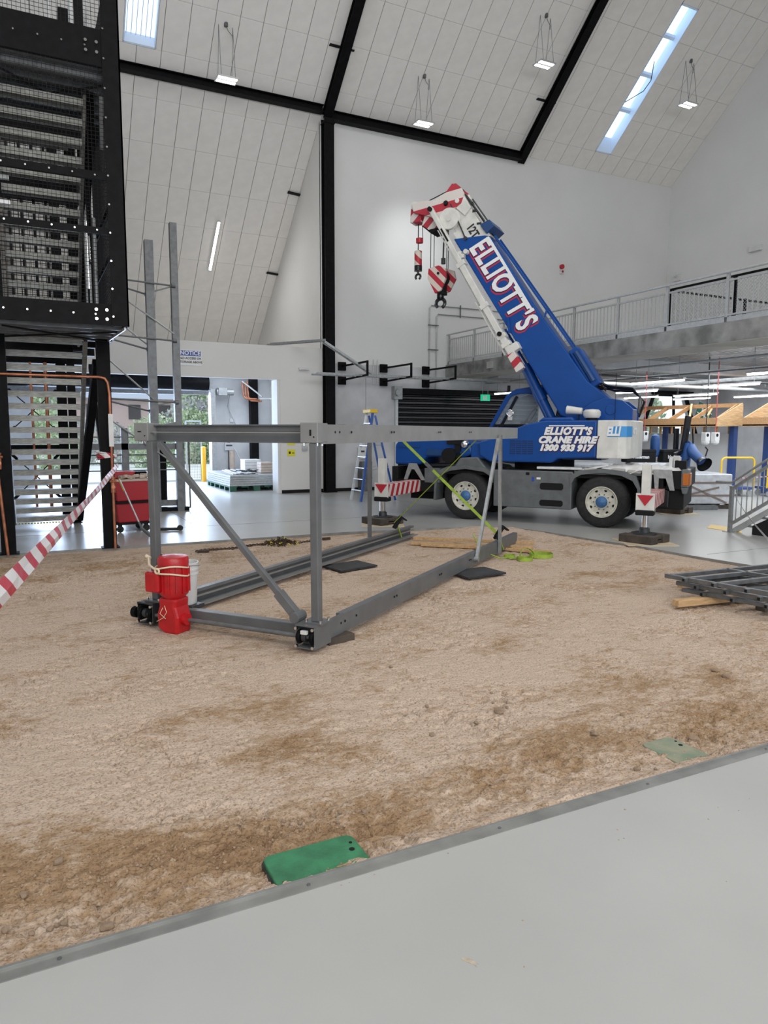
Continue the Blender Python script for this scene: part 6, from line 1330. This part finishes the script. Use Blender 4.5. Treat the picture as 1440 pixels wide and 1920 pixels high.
# yellow hoop trolleys
def trolley(px, py, w_, lb, rz, side=1):
    p = on_ground(px, py); t = thing('hoop_trolley', lb, 'trolley', (p.x, p.y, 0), rz)
    m = MB(); m.box((-w_/2, -.35, .2), (w_/2, .35, .27)); m.build('deck', 'post_blue', t)
    pts = [(-w_/2, -.32, .25)]+[(-w_/2+.12-.12*math.cos(a), -.32, 1.0+.12*math.sin(a)) for a in np.linspace(0, math.pi/2, 6)]+[(w_/2-.12+.12*math.sin(a), -.32, 1.0+.12*math.cos(a)) for a in np.linspace(0, math.pi/2, 6)]+[(w_/2, -.32, .25)]
    m = MB(); m.tube(pts, .028, 8); m.build('hoop_handle', 'yellow', t, smooth=True)
    m = MB()
    for a in (-w_/2+.08, w_/2-.08):
        for b in (-.3, .3): m.cyl((a, b-.02, .09), (a, b+.02, .09), .09, 14); m.box((a-.02, b-.03, .1), (a+.02, b+.03, .2))
    m.build('castor', 'galv', t)
trolley(1370, 929, .95, 'yellow hoop-handled blue trolley in front of the white panels', -.45)
trolley(1456, 930, .95, 'yellow hoop-handled trolley by the second blue post', -.45)
x = MB(); x.box((-.12, -.1, 0), (.12, .1, .35)); x.box((-.1, -.08, .35), (.0, .08, .5)); p = on_ground(1335, 925); o = x.build('carton', 'card', bevel=.01); o.location = (p.x, p.y, 0); tag(o, 'brown carton between the wrapped pallet and the trolley', 'carton')
# wrapped pallets
def wrapped(cx, cyy, w_, d_, h_, lb, rz=0.):
    t = thing('wrapped_pallet', lb, 'pallet', (cx, cyy, 0), rz)
    m = MB()
    for i in range(5): m.box((-w_/2+i*(w_-.12)/4, -d_/2, .09), (-w_/2+i*(w_-.12)/4+.12, d_/2, .11))
    m.build('deck_board', 'timber_dark', t)
    for yy in (-d_/2, -.05, d_/2-.1): m = MB(); m.box((-w_/2, yy, 0), (w_/2, yy+.1, .09)); m.build('bearer', 'timber_dark', t)
    m = MB(); m.box((-w_/2+.02, -d_/2+.02, .11), (w_/2-.02, d_/2-.02, h_)); o = m.build('wrapped_load', 'wrap', t, bevel=.03)
    for z in (.35, .72):
        if z < h_: m = MB(); m.box((-w_/2+.012, -d_/2+.010, h_*z/1.0), (w_/2-.012, d_/2-.01, h_*z/1.0+.05)); m.build('strap_band', 'strap_brown', t)
    m = MB(); y0 = -d_/2+.005; m.bar((-w_/2+.25, y0, h_*.9), (w_/2-.15, y0, .14), .045, .006, V(0, 1, 0)); m.bar((-w_/2+.05, y0, .2), (w_/2-.35, y0, h_*.62), .045, .006, V(0, 1, 0)); m.build('strap_diagonal', 'strap_brown', t)
    return t
wrapped(14.75, 12.6, 1.75, 1.3, .84, 'pallet load in silver-white wrap with brown straps right of the crane', -.42)
x = MB(); x.box((-.35, -.3, 0), (.3, .3, .18)); o = x.build('wrapped_parcel', 'bag_white', bevel=.04); o.location = (14.25, 12.95, .84); o.rotation_euler = (0, 0, -.4); tag(o, 'white wrapped parcel on top of the strapped pallet load', 'parcel')
x = MB(); x.box((-.5, -.1, 0), (.5, .1, .10)); x.bar((-.7, -.15, .02), (.6, .1, .03), .08, .03); o = x.build('grey_dunnage', 'galv_dark'); o.location = (14.3, 11.9, 0); o.rotation_euler = (0, 0, -.42); tag(o, 'grey strips lying on the floor before the strapped pallet load', 'strips')
wrapped(13.6, 14.9, 1.2, 1.0, 1.0, 'wrapped pallet load hidden mostly behind the counterweight', -.42)
wrapped(15.6, 14.5, 1.2, 1.0, 1.0, 'wrapped pallet load behind the rear deck of the crane', -.42)
def extractor(px, py0, py1, yy, w_, lb, zbot):
    p = on_y(px, py1, yy); t = thing('extractor_case', lb, 'case', (p.x, yy, zbot), -.42)
    h_ = .36
    m = MB(); m.box((-w_/2, -.2, 0), (w_/2, .2, h_)); m.box((-w_/2-.01, -.21, h_-.08), (w_/2+.01, .21, h_-.03)); m.build('case_body', 'black_matt', t, bevel=.02)
    text('Nederman', .13, 'lettering', 'letter_white', t, frame((0, -.212, .15), (1, 0, 0), (0, 0, 1)), .004, .001, 0, .8)
    m = MB(); m.box((-w_/2, -.15, -.0), (w_/2, .15, .0)); return t
e1 = extractor(1197, 838, 858, 14.9, .85, 'black extractor case left, behind the counterweight', 1.0)
e2 = extractor(1261, 838, 857, 14.5, .72, 'black extractor case right, behind the rear deck', 1.0)
m = MB(); m.bar((.1, 0, .36), (.1, 0, .95), .09, .06); m.bar((.02, 0, .36), (.02, 0, .95), .03, .03); m.build('case_mast', 'black_gloss', e2)
q = on_y(1290, 845, 14.3)
ha = thing('fume_hood_arm', 'blue fume extraction arm with black hood hanging over the wrapped pallet', 'extraction arm', (15.6, 14.35, 1.0))
P1, P2, P3 = on_y(1291, 815, 14.1)-V(15.6, 14.35, 1.0), on_y(1289, 838, 14.1)-V(15.6, 14.35, 1.0), on_y(1314, 864, 13.5)-V(15.6, 14.35, 1.0)
m = MB(); m.tube([tuple(P2+V(-.05, 0, .05)), tuple(P2+V(.08, 0, .0)), tuple(P2.lerp(P3, .5)), tuple(P3)], [.13, .15, .14, .13], 16); m.build('hose', 'hose_blue', ha, smooth=True)
m = MB(); m.tube([tuple(P2+V(.0, 0, .1)), tuple(P2+V(-.06, 0, -.3)), tuple(P2+V(-.05, 0, -.62))], [.10, .14, .12], 16); m.build('hose', 'hose_blue', ha, smooth=True)
dh = (P3-P2).normalized(); m = MB(); m.cyl(P3, P3+dh*.16, .13, 18, .20, cap=False); m.cyl(P3+dh*.16, P3+dh*.2, .20, 18, .21, cap=False); m.tube([tuple(P3+V(.05, -.1, .12)), tuple(P3+V(.12, -.1, .3)), tuple(P3+V(.02, -.1, .38))], .02, 6); m.build('hood', 'black_gloss', ha, smooth=True)
m = MB(); m.bar(P2+V(-.12, .05, -.15), P2+V(-.02, .0, .85), .06, .20, V(1, 0, 0)); m.bar(P2+V(-.15, .05, -.1), P2+V(-.4, .05, -.2), .1, .08); m.build('support_arm', 'black_gloss', ha)
m = MB(); m.tube([tuple(P2+V(.05, -.1, .5)), tuple(P2+V(.1, -.12, -.1)), tuple(P2+V(-.1, -.12, -.35)), tuple(P2+V(-.4, -.1, -.45))], .02, 6); m.build('cable', 'black_matt', ha)
q = on_y(1228, 842, 14.7)
x = MB(); x.lathe([(.02, -.35), (.11, -.27), (.13, -.1), (.13, .18), (.10, .28), (.02, .32)], n=18); o = x.build('hose_end', 'hose_blue', smooth=True); o.location = q+V(0, 0, .1); tag(o, 'upright rounded blue hose between the two extractor cases', 'hose')
# stair and handrail at the right edge
SXR = 11.68
sr = thing('access_stair', 'steel stair with tubular balustrade rising at the right edge', 'stair', (SXR, 8.93, 0))
sl_ = .66
m = MB(); m.bar((0, 0, 0), (0, 0, .86), .06, .06); m.box((-.09, -.09, 0), (.09, .09, .012)); m.build('end_post', 'galv', sr)
m = MB(); m.tube([(0, .35, .92), (0, .08, .92), (0, 0, .93), (0, -1.7, .93+1.7*sl_)], .022, 8); m.build('handrail', 'galv', sr, smooth=True)
for z in (.80, .14): m = MB(); m.bar((0, 0, z), (0, -1.7, z+1.7*sl_), .05, .05); m.build('stair_rail', 'galv', sr)
for i in range(1, 15): y = -.105*i; m = MB(); m.cyl((0, y, .14-y*sl_), (0, y, .80-y*sl_), .010, 6); m.build('baluster', 'galv', sr)
m = MB(); m.prism([(-.42, .0), (-1.7, .0), (-1.7, .85), (-.42, .16)], .05, .09, 'x'); m.build('stringer_panel', 'black_gloss', sr)
m = MB(); m.prism([(-.02, .0), (-.10, .0), (-1.7, 1.04), (-1.7, 1.14), (-.0, .05)], .04, .10, 'x'); m.build('stringer_edge', 'galv_light', sr)
for i in range(6): m = MB(); m.box((.1, -.55-i*.27, .12+i*.178), (1.1, -.28-i*.27, .16+i*.178)); m.build('stair_tread', 'galv', sr)
m = MB(); 
for i in range(6): m.cyl((.03, -.6-i*.2, .1+i*.03), (.05, -.6-i*.2, .1+i*.03), .012, 8)
m.build('bolt', 'chrome', sr)
x = MB(); x.prism([(-.28, 0), (.10, 0), (.10, .13)], -.35, .95, 'x') if 0 else x.prism([(0.62, 0), (-.38, 0), (-.38, .08)], .1, 1.1, 'x'); 
a, b, c, d_ = on_ground(1325, 990), on_ground(1392, 1000), on_ground(1392, 985), on_ground(1345, 986)
x = MB(); x.prism([(a.x, a.y), (b.x, b.y), (b.x+.5, b.y+.45), (a.x+.5, a.y+.3)], .0, .006, 'z'); tag(x.build('yellow_marking', 'yellow'), 'yellow marking on the floor at the foot of the access stair', 'marking')
A_ = V(SXR, 9.28, .9); B_ = on_y(1462, 1052, 6.6)
ribbon([tuple(on_y(1362, 903, 9.2)), tuple(on_ground(1400, 964, .35)), tuple(CP+ray(1475, 1050)*7.6)], .03, .10, 'worn white and grey tape drooping from the stair handrail', 'tape_grey', lambda t: .9-.5*t)
ribbon([tuple(on_y(1378, 897, 9.4)), tuple(on_y(1445, 893, 9.6))], .02, .02, 'thin red and white tape strung behind the stair balustrade', 'tape', None, 8)
print('objects', len(bpy.data.objects))
